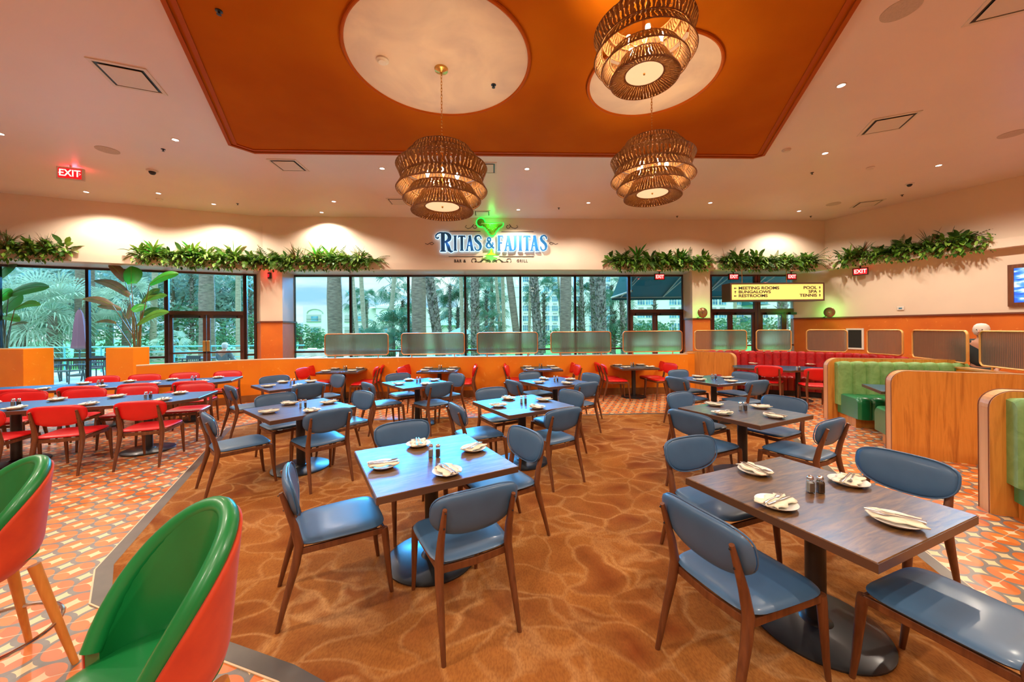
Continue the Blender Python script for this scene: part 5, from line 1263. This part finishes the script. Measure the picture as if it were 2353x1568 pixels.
# ---- palms
def trunk_mesh(mb, r0, r1, h, lean, n=12, seg=14, seed=0, rough=0):
    rr_ = random.Random(seed); pts, rad = [], []
    for i in range(seg + 1):
        q = i / seg; pts.append((lean * q, 0, h * q)); rad.append((r0 + (r1 - r0) * q) * (1 + .05 * math.sin(i * 2.1) + rough * rr_.uniform(-.1, .2)))
    mb.tube(pts, rad, n)
def boots(mb, r0, r1, z0, z1, lean, h, k, seed, m=0):
    rr_ = random.Random(seed)
    for i in range(k):
        z = rr_.uniform(z0, z1); a = rr_.uniform(0, 2 * PI); q = z / h; r = r0 + (r1 - r0) * q; c = Vector((lean * q + r * math.cos(a), r * math.sin(a), z)); d = Vector((math.cos(a), math.sin(a), rr_.uniform(.3, 1.4))); leaf_blade(mb, c, d, (0, 0, 1), rr_.uniform(.2, .38), .045, m, .2, n=2)
def fan_crown(mb, c, k, R, seed, m=0, skirt=0):
    rr_ = random.Random(seed)
    for i in range(k):
        a = rr_.uniform(0, 2 * PI); el = rr_.uniform(-.9 if skirt else -.45, 1.3); d = Vector((math.cos(a) * math.cos(el), math.sin(a) * math.cos(el), math.sin(el))); L = R * rr_.uniform(.45, .62); p = Vector(c) + d * L; s = d.cross(Vector((0, 0, 1))).normalized() if abs(d.z) < .95 else Vector((1, 0, 0)); u = s.cross(d); ph = rr_.uniform(-1.1, 1.1); s = s * math.cos(ph) + u * math.sin(ph)
        mb.add([Vector(c) - s * .012, Vector(c) + s * .012, p + s * .008, p - s * .008], [(0, 1, 2, 3)], m)
        for j in range(13):
            b = (j - 6) / 6 * 1.35; e = (d * math.cos(b) + s * math.sin(b)); l = R * .50 * (1 - .25 * abs(b) / 1.35); w = s * math.cos(b) * .035 - d * math.sin(b) * .035; t1 = p + e * l * .6; t2 = p + e * l - Vector((0, 0, .10 * R + .12 * R * rr_.random()))
            mb.add([p, t1 - w, t2, t1 + w], [(0, 1, 2, 3)], m)
def palm(px0, px1, wpx, Y, kind, label, top=None, crown=True, seed=0, cR=1.7, grp='palm trees outside'):
    """px0 at y=640, px1 at y=760 give the lean; top is the picture height of the crown (None = far above the window head)"""
    a = at_y(px1, 760, Y); b = at_y(px0, 640, Y); lean_ = (b.x - a.x) / (b.z - a.z) * (1 if top else .999); r = wpx * Y / 850 / 2; base_z = gz(Y); x0 = a.x - lean_ * (a.z - base_z)
    H_ = (at_y(px0, top, Y).z if top else 14.5 + (seed % 3)) - base_z
    t = thing('palm_tree', label, 'palm tree', (x0, Y, base_z - .05), 0, grp)
    mb = MB(); trunk_mesh(mb, r * 1.15, r * .85, H_, lean_ * H_, 14, 16, seed, .4 if kind == 'rough' else 0)
    if kind == 'rough': boots(mb, r * 1.1, r * .9, .6, min(H_, 6.5), lean_ * H_, H_, 260, seed)
    mb.build('trunk', M[{'ring': 'trunk', 'pale': 'trunk_pale', 'rough': 'trunk_rough'}[kind]], t, smooth=kind != 'rough')
    if crown: mb = MB(); fan_crown(mb, (lean_ * H_, 0, H_), 30 if top else 14, cR, seed + 9, 0, 1); mb.build('crown', M['palm_leaf'], t)
PALMS = [(768, 770, 29, 20, 'ring', None, 'thick grey palm trunk in the leftmost middle window pane'), (810, 820, 8, 27, 'pale', None, 'slim pale leaning palm just left of the second pane mullion'), (830, 837, 9, 25, 'pale', None, 'slim pale palm in the second pane'),
         (906, 895, 9, 28, 'pale', None, 'pale palm leaning right before the low hotel'), (962, 963, 30, 19, 'ring', None, 'thick ringed palm trunk in the third pane'), (986, 1004, 20, 21, 'rough', None, 'shaggy palm trunk leaning left in the third pane'),
         (1059, 1062, 8, 26, 'pale', None, 'pale palm at the third mullion'), (1091, 1092, 18, 22, 'rough', None, 'dark shaggy palm trunk in the fourth pane'), (1140, 1149, 7, 27, 'pale', None, 'slim pale palm leaning left in the fourth pane'), (1155, 1158, 8, 25, 'pale', None, 'second slim pale palm in the fourth pane'),
         (1171, 1186, 15, 21, 'ring', None, 'brown palm trunk leaning left beside the fourth mullion'), (1227, 1235, 18, 21, 'rough', None, 'palm with shaggy top in the fifth pane'), (1219, 1216, 6, 27, 'pale', None, 'very slim pale palm in the fifth pane'), (1300, 1299, 24, 19, 'ring', None, 'thick smooth palm trunk left of the fifth mullion'),
         (1283, 1290, 5, 30, 'pale', None, 'thin leaning palm beside the thick trunk'), (1335, 1340, 9, 26, 'rough', None, 'slim palm right of the fifth mullion'), (1362, 1367, 14, 22, 'rough', None, 'brown shaggy palm in the sixth pane'), (1379, 1381, 22, 20, 'rough', None, 'broad shaggy palm in the sixth pane'),
         (1428, 1431, 10, 23, 'rough', None, 'palm beside the awning edge'), (1505, 1503, 6, 30, 'rough', None, 'slim palm seen through the left-hand door pair'), (1690, 1688, 7, 30, 'pale', None, 'slim palm seen through the right doors'), (1795, 1800, 18, 21, 'rough', None, 'thick palm at the far right doors'),
         (186, 186, 18, 20, 'ring', None, 'palm trunk left of the mullion in the left window'), (209, 208, 13, 22, 'ring', None, 'palm trunk right of the mullion in the left window'), (475, 476, 28, 19, 'ring', None, 'thick palm trunk above the left doors'), (547, 548, 10, 24, 'pale', None, 'slim palm right of the left doors'), (356, 352, 11, 23, 'pale', None, 'pale palm beside the bird of paradise'),
         (441, 441, 7, 27, 'rough', None, 'slim dark palm through the left door leaf'), (575, 577, 6, 28, 'rough', 655, 'small crowned palm in the narrow side light')]
for i, (a, b, w, Y, k, tp, lb) in enumerate(PALMS): palm(a, b, w, Y, k, lb, tp, True, i)
for i, (a, Y, tp, lb) in enumerate([(814, 45, 690, 'small far palm crown left of the low hotel gable'), (842, 45, 692, 'small far palm crown beside the slim pale trunk'), (902, 32, 655, 'full green palm crown in the second pane'), (925, 34, 690, 'lower palm crown in front of the low hotel'), (1034, 30, 655, 'full green palm crown in the third pane'),
                                    (1052, 32, 705, 'lower palm crown right of the man-high hedge'), (1117, 30, 668, 'palm crown between two trunks in the fourth pane'), (1072, 32, 650, 'palm crown left of the shaggy trunk'), (1132, 33, 700, 'lower palm crown in the fourth pane'), (1250, 30, 675, 'small palm crown before the tall hotel'), (1332, 28, 690, 'palm crown right of the fifth mullion'),
                                    (1411, 26, 716, 'low palm crown under the awning edge'), (1405, 29, 655, 'palm crown above the awning edge'), (1130, 40, 640, 'far palm crown high in the fourth pane'), (1845, 26, 655, 'palm crown at the far right pane'), (560, 34, 720, 'low palm crown in the left side light'), (455, 36, 650, 'palm crown in the transom of the left doors'), (515, 34, 668, 'second palm crown in the transom of the left doors')]):
    palm(a, a, 7, Y, 'rough', lb, tp, True, 40 + i, 1.9)
# low fan palms
def bush_palm(px, py, Y, R, label, seed, m='palm_leaf', k=34):
    p = at_y(px, py, Y); o = thing('fan_palm', label, 'palm', (p.x, Y, gz(Y)), 0, 'low fan palms'); mb = MB(); fan_crown(mb, (0, 0, p.z - gz(Y)), k, R, seed, 0, 1); mb.build('crown', M[m], o); mb = MB(); mb.tube([(0, 0, -.1), (0, 0, p.z - gz(Y))], [.25, .16], 10); mb.build('trunk', M['trunk'], o)
bush_palm(845, 790, 22, 1.3, 'low spiky palm behind the first divider screen', 3); bush_palm(900, 770, 20, 1.7, 'broad low fan palm left of the thick ringed trunk', 4); bush_palm(925, 800, 19, 1.3, 'dark low palm behind the gap between two screens', 5)
bush_palm(1128, 752, 26, 1.6, 'blue-green low palm in the fourth pane', 6); bush_palm(50, 740, 18.5, 2.6, 'large grey-green fan palm in the leftmost window', 7, 'palm_grey', 60); bush_palm(120, 715, 19, 2.4, 'grey-green fan palm near the folded umbrella', 8, 'palm_grey', 54); bush_palm(290, 690, 22, 1.8, 'fan palm behind the bird of paradise', 9, 'palm_grey', 40)
bush_palm(395, 790, 19, .9, 'small grey-green palm beside the left doors', 10, 'palm_grey', 30)
# ---- trees and hedges made of many small leaves
def leafy(name, px, pz, Y, rx, rz_, label, seed, m, k=2600, cat='tree', ls=.16, trunk=True, grp=None, blobs=9):
    p = at_y(px, 700, Y); r = random.Random(seed); t = thing(name, label, cat, (p.x, Y, gz(Y)), 0, grp); mb = MB(); bl = [(r.uniform(-rx, rx) * .75, r.uniform(-rx, rx) * .4, pz + r.uniform(-rz_, rz_) * .65, r.uniform(.4, .62)) for _ in range(blobs)]
    for i in range(k):
        b = bl[i % len(bl)]; v = Vector((r.gauss(0, 1), r.gauss(0, 1), r.gauss(0, 1))).normalized() * (r.random() ** .35); c = Vector((b[0] + v.x * rx * b[3], b[1] + v.y * rx * b[3], b[2] + v.z * rz_ * b[3])); a = Vector((r.gauss(0, 1), r.gauss(0, 1), r.gauss(0, .6))).normalized(); q = a.cross(Vector((r.gauss(0, 1), r.gauss(0, 1), r.gauss(0, 1)))).normalized()
        mb.add([c - a * ls, c - q * ls * .4, c + a * ls, c + q * ls * .4], [(0, 1, 2, 3)])
    mb.build('foliage', M[m], t)
    if trunk:
        mb = MB(); mb.tube([(0, 0, -.1), (.1, 0, pz * .5), (-.1, 0, pz)], [.30, .22, .12], 10)
        for b in bl[:5]: mb.tube([(0, 0, pz * .55), (b[0] * .5, b[1] * .5, (pz * .6 + b[2]) / 2), (b[0], b[1], b[2])], [.13, .09, .04], 7)
        mb.build('trunk', M['trunk'], t, smooth=True)
for i, (px, pz, Y, rx, rz_, lb) in enumerate([(20, 5.2, 30, 6.5, 3.2, 'pine tree at the left frame edge outside'), (250, 5.6, 32, 6.5, 3.4, 'pine tree behind the bird of paradise'), (400, 5.0, 29, 4.2, 3.0, 'pine tree left of the door transom'), (510, 5.0, 33, 4.0, 3.2, 'pine tree behind the left doors'), (130, 4.2, 26, 3.6, 2.4, 'pine tree behind the folded umbrella')]):
    leafy('pine_tree', px, pz, Y, rx, rz_, lb, 20 + i, 'grey_green', 2300, 'tree', .26, True, 'pine trees outside', 12)
leafy('round_tree', 690, 2.1, 44, 2.4, 2.2, 'round green tree left of the low hotel', 31, 'hedge', 2200, 'tree', .2)
for i, (px, pz, Y, rx, rz_, lb) in enumerate([(330, 1.3, 24, 6, 1.3, 'long hedge behind the patio railing'), (430, 1.9, 27, 3.5, 1.9, 'hedge seen through the left door leaf'), (560, 1.8, 28, 2.5, 1.8, 'hedge right of the left doors'), (1258, 1.3, 40, 3.2, 1.2, 'hedge at the foot of the tall hotel'), (1130, 1.0, 36, 3.0, 1.1, 'hedge between the palms of the fourth pane'),
                                               (1500, 1.6, 26, 2.6, 1.1, 'shrub seen through the doors under the awning'), (1700, 1.8, 24, 2.4, 1.0, 'shrub seen through the right doors'), (735, .8, 48, 3.0, .8, 'clipped shrubs before the low hotel')]):
    leafy('hedge', px, pz, Y, rx, rz_, lb, 50 + i, 'hedge', 1500, 'hedge', .14, False, 'hedges outside', 8)
# ---- hotels
def facade_window(w, h, vent=True, arch=False):
    mb = MB(); mb.box(-w / 2, -.02, -h / 2, w / 2, .05, h / 2, 0)
    for x in (-w / 2, -w / 6, w / 6, w / 2): mb.box(x - .02, -.05, -h / 2, x + .02, -.02, h / 2, 1)
    for z in (-h / 2, 0, h / 2): mb.box(-w / 2, -.05, z - .02, w / 2, -.02, z + .02, 1)
    if vent: mb.box(-w * .34, -.03, -h / 2 - .42 * h - .10, w * .34, .0, -h / 2 - .42 * h + .12, 2)
    o = mb.build('window', [M['hotel_glass'], M['hotel'], M['ac']]); return o
def hotel(name, label, x0, x1, Y, ztop, cols, rows, ww, wh, vent=True, dep=8):
    a, b = at_y(x0, 700, Y), at_y(x1, 700, Y); t = thing(name, label, 'building', (a.x, Y, gz(Y) - .3), 0); L = b.x - a.x; zb = gz(Y) - .3
    mb = MB(); mb.box(0, 0, 0, L, dep, ztop - zb); mb.build('wall', M['hotel'], t)
    mb = MB()
    for k, py in enumerate(rows):
        z = at_y((x0 + x1) / 2, py, Y).z - zb - wh * 1.45; mb.box(-.02, -.03, z, L + .02, 0, z + .05)
    mb.build('floor_band', M['ac'], t)
    w0 = None
    for px in cols:
        for py in rows:
            p = at_y(px, py, Y)
            if w0 is None: w0 = facade_window(ww, wh, vent); o = w0
            else: o = w0.copy(); C.objects.link(o)
            o.parent = t; o.location = (p.x - a.x, 0, p.z - zb)
    return t, a, zb
hotel('tall_hotel', 'tall pale hotel with rows of windows behind the middle palms', 1052, 1436, 62, 15, [1068, 1126, 1146, 1208, 1256, 1275, 1330, 1361, 1396], [642, 664, 687, 709, 732, 754, 777], 1.0, .95)
hotel('hotel_wing', 'nearer pale hotel wing behind the right doors', 1442, 1885, 47, 12.5, [1473, 1492, 1546, 1565, 1640, 1660, 1700, 1756, 1830, 1850], [632, 662, 692, 722, 752], .95, 1.0)
Yb = 58; t, a, zb = hotel('low_hotel', 'low three-storey hotel with arched gables behind the left palms', 703, 1052, Yb, at_y(800, 709, Yb).z, [831, 960, 1000], [729, 757], 1.0, 1.1, False)
def on_b(px, py): p = at_y(px, py, Yb); return p.x - a.x, p.z - zb
for (x0, x1) in ((703, 757), (868, 920)):
    xa, z1 = on_b(x0, 704); xb_, _ = on_b(x1, 704); mb = MB(); mb.box(xa, -.8, 0, xb_, 0, z1); o = mb.build('gable', M['hotel'], t)
    cx = (xa + xb_) / 2; r = (xb_ - xa) * .33; zc = on_b(x0, 721)[1]; mb = MB(); mb.tube([(cx + r * math.cos(q), -.84, zc + r * .55 * math.sin(q)) for q in [PI * j / 14 for j in range(15)]], .09, 6); mb.build('arch_moulding', M['hotel_shade'], o)
for x0, x1 in ((711, 744), (792, 843), (878, 912), (925, 950), (1005, 1030)):
    for y0, y1 in ((724, 740), (751, 766), (776, 797)):
        xa, z1 = on_b(x0, y0); xb_, z0 = on_b(x1, y1); f = -.86 if x0 in (711, 878) else -.06; mb = MB(); mb.box(xa, f, z0, xb_, f + .05, z1); o = mb.build('balcony', M['hotel_shade'], t)
        mb = MB(); mb.box(xa + (xb_ - xa) * .32, f - .03, z0, xa + (xb_ - xa) * .8, f, z1 - .25); mb.build('glass_door', M['hotel_glass'], o)
        mb = MB(); mb.box(xa, f - .08, z0, xb_, f - .04, z0 + .12); mb.box(xa, f - .08, z0 + .42, xb_, f - .04, z0 + .47); mb.build('railing', M['ac'], o)
xx, zz = on_b(880, 703); mb = MB(); mb.add([(on_b(850, 708)[0], -.9, on_b(850, 709)[1]), (on_b(940, 708)[0], -.9, on_b(940, 709)[1]), (on_b(872, 698)[0], 3, on_b(872, 700)[1] + .2), (on_b(905, 692)[0], 3, on_b(905, 694)[1] + .6)], [(0, 1, 3, 2)]); mb.build('roof', M['hotel_shade'], t)
# small teal pavilion roof
p = at_y(1032, 760, 42); t = thing('pavilion', 'small pavilion with pale teal pyramid roof in the third pane', 'pavilion', (p.x, 42, gz(42))); zt_ = at_y(1032, 725, 42).z - gz(42); ze = at_y(1032, 748, 42).z - gz(42)
mb = MB(); mb.lathe([(1.9, ze), (.05, zt_)], 4, a0=PI / 4); mb.build('roof', M['roof_tile'], t); mb = MB(); mb.box(-1.0, -1.0, 0, 1.0, 1.0, ze); mb.build('wall', M['hotel'], t)
p = at_y(1060, 775, 30); t = thing('market_umbrella', 'pale teal umbrella beside the pool in the third pane', 'umbrella', (p.x, 30, gz(30))); zt_ = at_y(1060, 752, 30).z - gz(30); mb = MB(); mb.lathe([(1.3, zt_ - .55), (.02, zt_)], 8, close=False); mb.build('canopy', M['roof_tile'], t); mb = MB(); mb.tube([(0, 0, 0), (0, 0, zt_)], .03, 8); mb.build('pole', M['white'], t)
# pool loungers
mb = MB(); mb.box(-.3, -.8, .2, .3, .5, .28); mb.add([(-.3, .5, .28), (.3, .5, .28), (.3, .95, .75), (-.3, .95, .75)], [(0, 1, 2, 3)])
for x in (-.26, .26):
    for y in (-.7, .6): mb.box(x - .03, y - .03, 0, x + .03, y + .03, .22)
LG = tag(mb.build('pool_lounger', M['white_cloth']), 'lounger', 'sun lounger')
for k in range(8):
    x = -12.6 + k * .95; place(LG, USED, (x, 22.4, gz(22.4)), 0, 'white sun lounger in the row beside the pool', 'sun loungers beside the pool')
# ridge far away
mb = MB(); pts = [(-120, 3), (-90, 9), (-60, 6), (-30, 11), (-12, 15), (5, 10), (40, 7), (100, 3)]; mb.add([(x, 190, -3) for x, z in pts] + [(x, 190, z) for x, z in pts] + [(x, 230, -3) for x, z in pts], [(i, i + 1, len(pts) + i + 1, len(pts) + i) for i in range(7)] + [(len(pts) + i, len(pts) + i + 1, 2 * len(pts) + i + 1, 2 * len(pts) + i) for i in range(7)]); struct('hill', mb, M['hill'])
# ---- teal canvas awning over the right-hand doors
xa = at_y(1405, 686, 14.5).x; xb_ = 12.8; zf = at_y(1450, 684, 14.5).z; y0 = BA.y + (xa - BA.x) * BD.y / BD.x + .2
t = thing('canvas_awning', 'large teal canvas awning outside over the right-hand doors', 'awning', (xa, y0, 0)); yf = 14.5 - y0; Lw = xb_ - xa; zt_ = 4.5
mb = MB(); mb.add([(0, yf, zf), (Lw, yf, zf), (Lw, 0, zt_), (.35, 0, zt_), (0, yf + .02, zf), (Lw, yf + .02, zf), (Lw, .0, zt_ + .03), (.35, .0, zt_ + .03)], [(0, 1, 2, 3), (4, 7, 6, 5)]); mb.add([(0, yf, zf), (.35, 0, zt_), (.35, 0, zf + .1)], [(0, 1, 2)])
mb.box(0, yf - .01, zf - .10, Lw, yf + .02, zf); mb.build('canvas', M['awning'], t)
mb = MB(); mb.tube([(0, yf, zf), (Lw, yf, zf)], .025, 8); mb.tube([(0, yf, zf), (.35, 0, zf + .12)], .035, 8)
for x in (.35, 2.0, 3.6, 5.2, 6.8): mb.tube([(x, yf - .02, zf), (x + .9, 0, zt_ - .1)], .022, 8); mb.tube([(x, yf - .02, zf), (x + .4, .05, zf + .7)], .018, 8)
mb.build('awning_frame', M['awning_frame'], t)
for (px, py) in ((1755, 693), (1752, 738)):
    p = at_y(px, py, 44); t = thing('window_awning', 'small teal awning on the hotel wing, ' + ('upper one' if py < 700 else 'lower one'), 'awning', (p.x, 44.2, p.z), 0, 'small window awnings'); mb = MB(); mb.add([(-.8, 2.8, .5), (.8, 2.8, .5), (1.0, 0, -.35), (-1.0, 0, -.35)], [(0, 1, 2, 3)]); mb.add([(-.8, 2.8, .5), (-1, 0, -.35), (-.8, 2.8, -.35)], [(0, 1, 2)]); mb.add([(.8, 2.8, .5), (1, 0, -.35), (.8, 2.8, -.35)], [(0, 2, 1)]); mb.build('canvas', M['awning'], t)
# ---- patio: railing, furniture, umbrella, seated man
xa, xb_ = -26, at_y(700, 800, 16.2).x; t = thing('patio_railing', 'teal metal railing along the patio outside the left windows', 'railing', (xa, 16.2, -.04)); L = xb_ - xa
mb = MB()
for z in (.35, .62, .86): mb.tube([(0, 0, z), (L, 0, z)], .018, 6)
mb.build('rails', M['teal_rail'], t); mb = MB(); mb.tube([(0, 0, 1.10), (L, 0, 1.10)], .032, 8); mb.build('handrail', M['teal_rail'], t)
po = None
for k in range(int(L / 1.6) + 1):
    if po is None: mb = MB(); mb.tube([(0, 0, 0), (0, 0, 1.10)], .028, 8); po = mb.build('post', M['teal_rail'], t); o = po
    else: o = po.copy(); C.objects.link(o); o.parent = t
    o.location = (k * 1.6, 0, 0)
def make_patio_chair():
    t = thing('patio_chair', 'chair', 'chair'); mb = MB(); mb.box(-.26, -.24, .41, .26, .25, .45); mb.build('seat', M['patio'], t, bevel=.01)
    mb = MB(); mb.box(-.25, -.29, .74, .25, -.26, .84)
    for k in range(7): x = -.21 + k * .07; mb.box(x - .012, -.285, .46, x + .012, -.265, .76)
    mb.build('backrest', M['patio'], t, bevel=.006)
    for sx in (-1, 1):
        mb = MB(); mb.tube([(sx * .28, -.27, .62), (sx * .30, .0, .65), (sx * .28, .24, .63), (sx * .28, .26, .42)], .020, 8); mb.build('armrest', M['patio'], t)
        for sy in (-1, 1): mb = MB(); mb.tube([(sx * .27, sy * .28, 0), (sx * .25, sy * .24, .43)], .02, 8); mb.build('leg', M['patio'], t)
        mb = MB(); mb.tube([(sx * .25, -.25, .42), (sx * .25, -.28, .84)], .018, 8); mb.build('back_post', M['patio'], t)
    return t
PC = make_patio_chair()
for k, (px, Y, rz, lb) in enumerate([(98, 12.9, 3.0, 'near the left pier'), (156, 12.7, 3.3, 'with its back to the glass'), (214, 13.6, 2.4, 'left of the second pier'), (232, 14.4, .4, 'farther out by the railing'), (430, 13.6, 3.14, 'behind the left door leaf'), (508, 13.35, PI, 'under the seated man'), (120, 14.5, .1, 'across the outdoor table')]):
    p = at_y(px, 850, Y); place(PC, USED, (p.x, Y, -.04), rz, 'charcoal slatted patio chair ' + lb, 'patio chairs')
for k, (px, Y, lb) in enumerate([(140, 13.7, 'outside the leftmost window'), (468, 14.3, 'outside the left doors')]):
    p = at_y(px, 850, Y); t = thing('patio_table', 'charcoal outdoor table ' + lb, 'table', (p.x, Y, -.04), 0, 'patio tables'); mb = MB(); mb.box(-.55, -.45, .70, .55, .45, .74); mb.build('tabletop', M['patio'], t, bevel=.01)
    for sx in (-.48, .48):
        for sy in (-.38, .38): mb = MB(); mb.tube([(sx, sy, 0), (sx, sy, .70)], .022, 8); mb.build('leg', M['patio'], t)
p = at_y(183, 800, 14.9); t = thing('folded_umbrella', 'folded plum patio umbrella outside the left window', 'umbrella', (p.x, 14.9, -.04))
mb = MB(); n = 20; prof = [(.05, 1.05), (.24, 1.12), (.19, 1.5), (.16, 2.0), (.10, 2.5), (.04, 2.66)]; vv = []
for r, z in prof:
    for j in range(n): q = 2 * PI * j / n; rr_ = r * (1 + .14 * math.cos(q * 7)); vv.append((rr_ * math.cos(q), rr_ * math.sin(q), z))
mb.add(vv, [(i * n + j, i * n + (j + 1) % n, (i + 1) * n + (j + 1) % n, (i + 1) * n + j) for i in range(5) for j in range(n)]); mb.build('canopy', M['umbrella'], t, smooth=True); mb = MB(); mb.tube([(0, 0, 0), (0, 0, 2.74)], .022, 8); mb.lathe([(.28, 0), (.28, .06), (.05, .1)], 20); mb.build('pole', M['patio'], t)
mb = MB(); mb.box(-24, 22.6, -.3, -8.6, 22.9, .55); tag(mb.build('garden_wall', M['stone']), 'low pale stone garden wall behind the patio railing', 'wall')

# ================================================================ people
def skin_mesh(name, verts, edges, radii, root, m, parent=None, sub=2):
    me = bpy.data.meshes.new(name); me.from_pydata(verts, edges, []); o = bpy.data.objects.new(name, me); C.objects.link(o)
    if parent is not None: o.parent = parent
    me.materials.append(m); o.modifiers.new('skin', 'SKIN'); sl_ = me.skin_vertices[0].data
    for i, r in enumerate(radii): sl_[i].radius = (r, r) if not isinstance(r, tuple) else r
    sl_[root].use_root = True; s = o.modifiers.new('sub', 'SUBSURF'); s.levels = sub; s.render_levels = sub; o.modifiers['skin'].use_smooth_shade = True; return o
def person(label, loc_, rz, J, shirt, hair, trousers, hat=False, scale=1.0):
    """J: joint positions; builds one skinned body with head, hands and fingers, then clothes as shells over it"""
    t = thing('person', label, 'person', loc_, rz); t.scale = (scale,) * 3
    names_ = ['pelvis', 'waist', 'chest', 'neck', 'head', 'crown', 'shL', 'elL', 'wrL', 'haL', 'shR', 'elR', 'wrR', 'haR', 'hiL', 'knL', 'anL', 'toL', 'hiR', 'knR', 'anR', 'toR']
    rad = dict(pelvis=(.15, .11), waist=(.14, .10), chest=(.165, .115), neck=.052, head=(.078, .092), crown=(.072, .085), shL=.062, elL=.044, wrL=.028, haL=(.040, .02), hiL=.085, knL=.058, anL=.038, toL=.035)
    for k in list(rad):
        if k.endswith('L'): rad[k[:-1] + 'R'] = rad[k]
    E_ = [('pelvis', 'waist'), ('waist', 'chest'), ('chest', 'neck'), ('neck', 'head'), ('head', 'crown')] + [(a + s, b + s) for s in 'LR' for a, b in (('sh', 'el'), ('el', 'wr'), ('wr', 'ha'), ('hi', 'kn'), ('kn', 'an'), ('an', 'to'))] + [('chest', 'shL'), ('chest', 'shR'), ('pelvis', 'hiL'), ('pelvis', 'hiR')]
    V = [J[k] for k in names_]; ed = [(names_.index(a), names_.index(b)) for a, b in E_]; R_ = [rad[k] for k in names_]
    for s in 'LR':
        h = Vector(J['ha' + s]); w = Vector(J['wr' + s]); d = (h - w).normalized(); sd = d.cross(Vector((0, 0, 1))); sd = sd.normalized() if sd.length > .1 else Vector((0, 1, 0))
        for k, (o_, l) in enumerate(((-.027, .065), (-.009, .078), (.009, .074), (.027, .060))):
            i = len(V); V += [tuple(h + sd * o_ + d * .02), tuple(h + sd * o_ + d * (.02 + l * .55) + Vector((0, 0, -.008))), tuple(h + sd * o_ * .95 + d * (.02 + l) + Vector((0, 0, -.025)))]; ed += [(names_.index('ha' + s), i), (i, i + 1), (i + 1, i + 2)]; R_ += [.009, .008, .007]
        i = len(V); V += [tuple(w.lerp(h, .6) + sd * .035), tuple(h + sd * .055 + d * .01)]; ed += [(names_.index('ha' + s), i), (i, i + 1)]; R_ += [.011, .009]
    body = skin_mesh('body', V, ed, R_, 0, M['skin'], t, 1)
    def shell(nm, keys, grow_, m, root):
        ks = [k for k in names_ if k in keys]; skin_mesh(nm, [J[k] for k in ks], [(ks.index(a), ks.index(b)) for a, b in E_ if a in ks and b in ks], [tuple(q + grow_ for q in (rad[k] if isinstance(rad[k], tuple) else (rad[k], rad[k]))) for k in ks], ks.index(root), m, t, 2)
    shell('jacket', {'pelvis', 'waist', 'chest', 'shL', 'elL', 'wrL', 'shR', 'elR', 'wrR'}, .016, shirt, 'pelvis'); shell('trousers', {'pelvis', 'hiL', 'knL', 'anL', 'hiR', 'knR', 'anR'}, .014, trousers, 'pelvis')
    hd = Vector(J['head']); cr = Vector(J['crown']); mb = MB()
    mb.lathe([(.001, .125), (.05, .118), (.085, .085), (.10, .035), (.098, -.02), (.085, -.07), (.06, -.09)], 22, c=tuple(cr.lerp(hd, .3) + Vector((0, -.018, -.02))), close=False)
    if hat: mb.lathe([(.12, .03), (.105, .035)], 22, c=tuple(cr + Vector((0, .03, -.03))))
    mb.build('cap' if hat else 'hair', hair, t, smooth=True)
    # face: eyes, nose, mouth, ears on +y
    c = hd.lerp(cr, .35)
    mb = MB(); mb.tube([c + Vector((0, .088, .02)), c + Vector((0, .112, -.022)), c + Vector((0, .095, -.03))], [.007, .013, .008], 8); mb.build('nose', M['skin'], t, smooth=True)
    for s in (-1, 1):
        mb = MB(); mb.lathe([(.001, -.010), (.010, 0), (.001, .010)], 10, c=tuple(c + Vector((s * .032, .083, .018))), close=False); mb.build('eye', M['dark'], t, smooth=True)
        mb = MB(); mb.tube([c + Vector((s * .088, .0, .02)), c + Vector((s * .098, -.005, .0)), c + Vector((s * .088, 0, -.025))], .012, 8); mb.build('ear', M['skin'], t, smooth=True)
    mb = MB(); mb.tube([c + Vector((-.022, .088, -.052)), c + Vector((0, .094, -.054)), c + Vector((.022, .088, -.052))], .005, 6); mb.build('mouth', M['umbrella'], t, smooth=True)
    return t
WALK = dict(pelvis=(0, 0, .93), waist=(0, .01, 1.08), chest=(0, .02, 1.32), neck=(0, .04, 1.49), head=(0, .07, 1.58), crown=(0, .075, 1.66), shL=(.19, .02, 1.40), elL=(.24, -.08, 1.13), wrL=(.23, .05, .92), haL=(.23, .09, .85), shR=(-.19, .02, 1.40), elR=(-.24, .06, 1.13), wrR=(-.22, .22, .97), haR=(-.21, .28, .92),
            hiL=(.09, 0, .88), knL=(.10, .16, .50), anL=(.10, .22, .08), toL=(.11, .36, .035), hiR=(-.09, 0, .88), knR=(-.10, -.04, .48), anR=(-.10, -.24, .12), toR=(-.10, -.12, .035))
person('person with white hair in black walking behind the gold-framed screens', (8.42, 6.62, 0), math.radians(115), WALK, M['black_cloth'], M['grey_hair'], M['black_cloth'])
SIT = dict(pelvis=(0, -.06, .52), waist=(0, -.10, .68), chest=(0, -.10, .92), neck=(0, -.06, 1.09), head=(0, -.02, 1.18), crown=(0, -.015, 1.26), shL=(.20, -.10, 1.0), elL=(.27, -.02, .74), wrL=(.20, .20, .70), haL=(.17, .27, .69), shR=(-.20, -.10, 1.0), elR=(-.27, -.02, .74), wrR=(-.20, .20, .70), haR=(-.17, .27, .69),
           hiL=(.10, -.03, .51), knL=(.13, .40, .53), anL=(.13, .42, .09), toL=(.14, .56, .035), hiR=(-.10, -.03, .51), knR=(-.13, .40, .53), anR=(-.13, .42, .09), toR=(-.14, .56, .035))
p = at_y(515, 800, 13.35); person('person in a grey shirt and white cap seated outside, seen from behind', (p.x, 13.42, -.04), 0, SIT, M['grey_cloth'], M['white_cloth'], M['grey_cloth'], True)
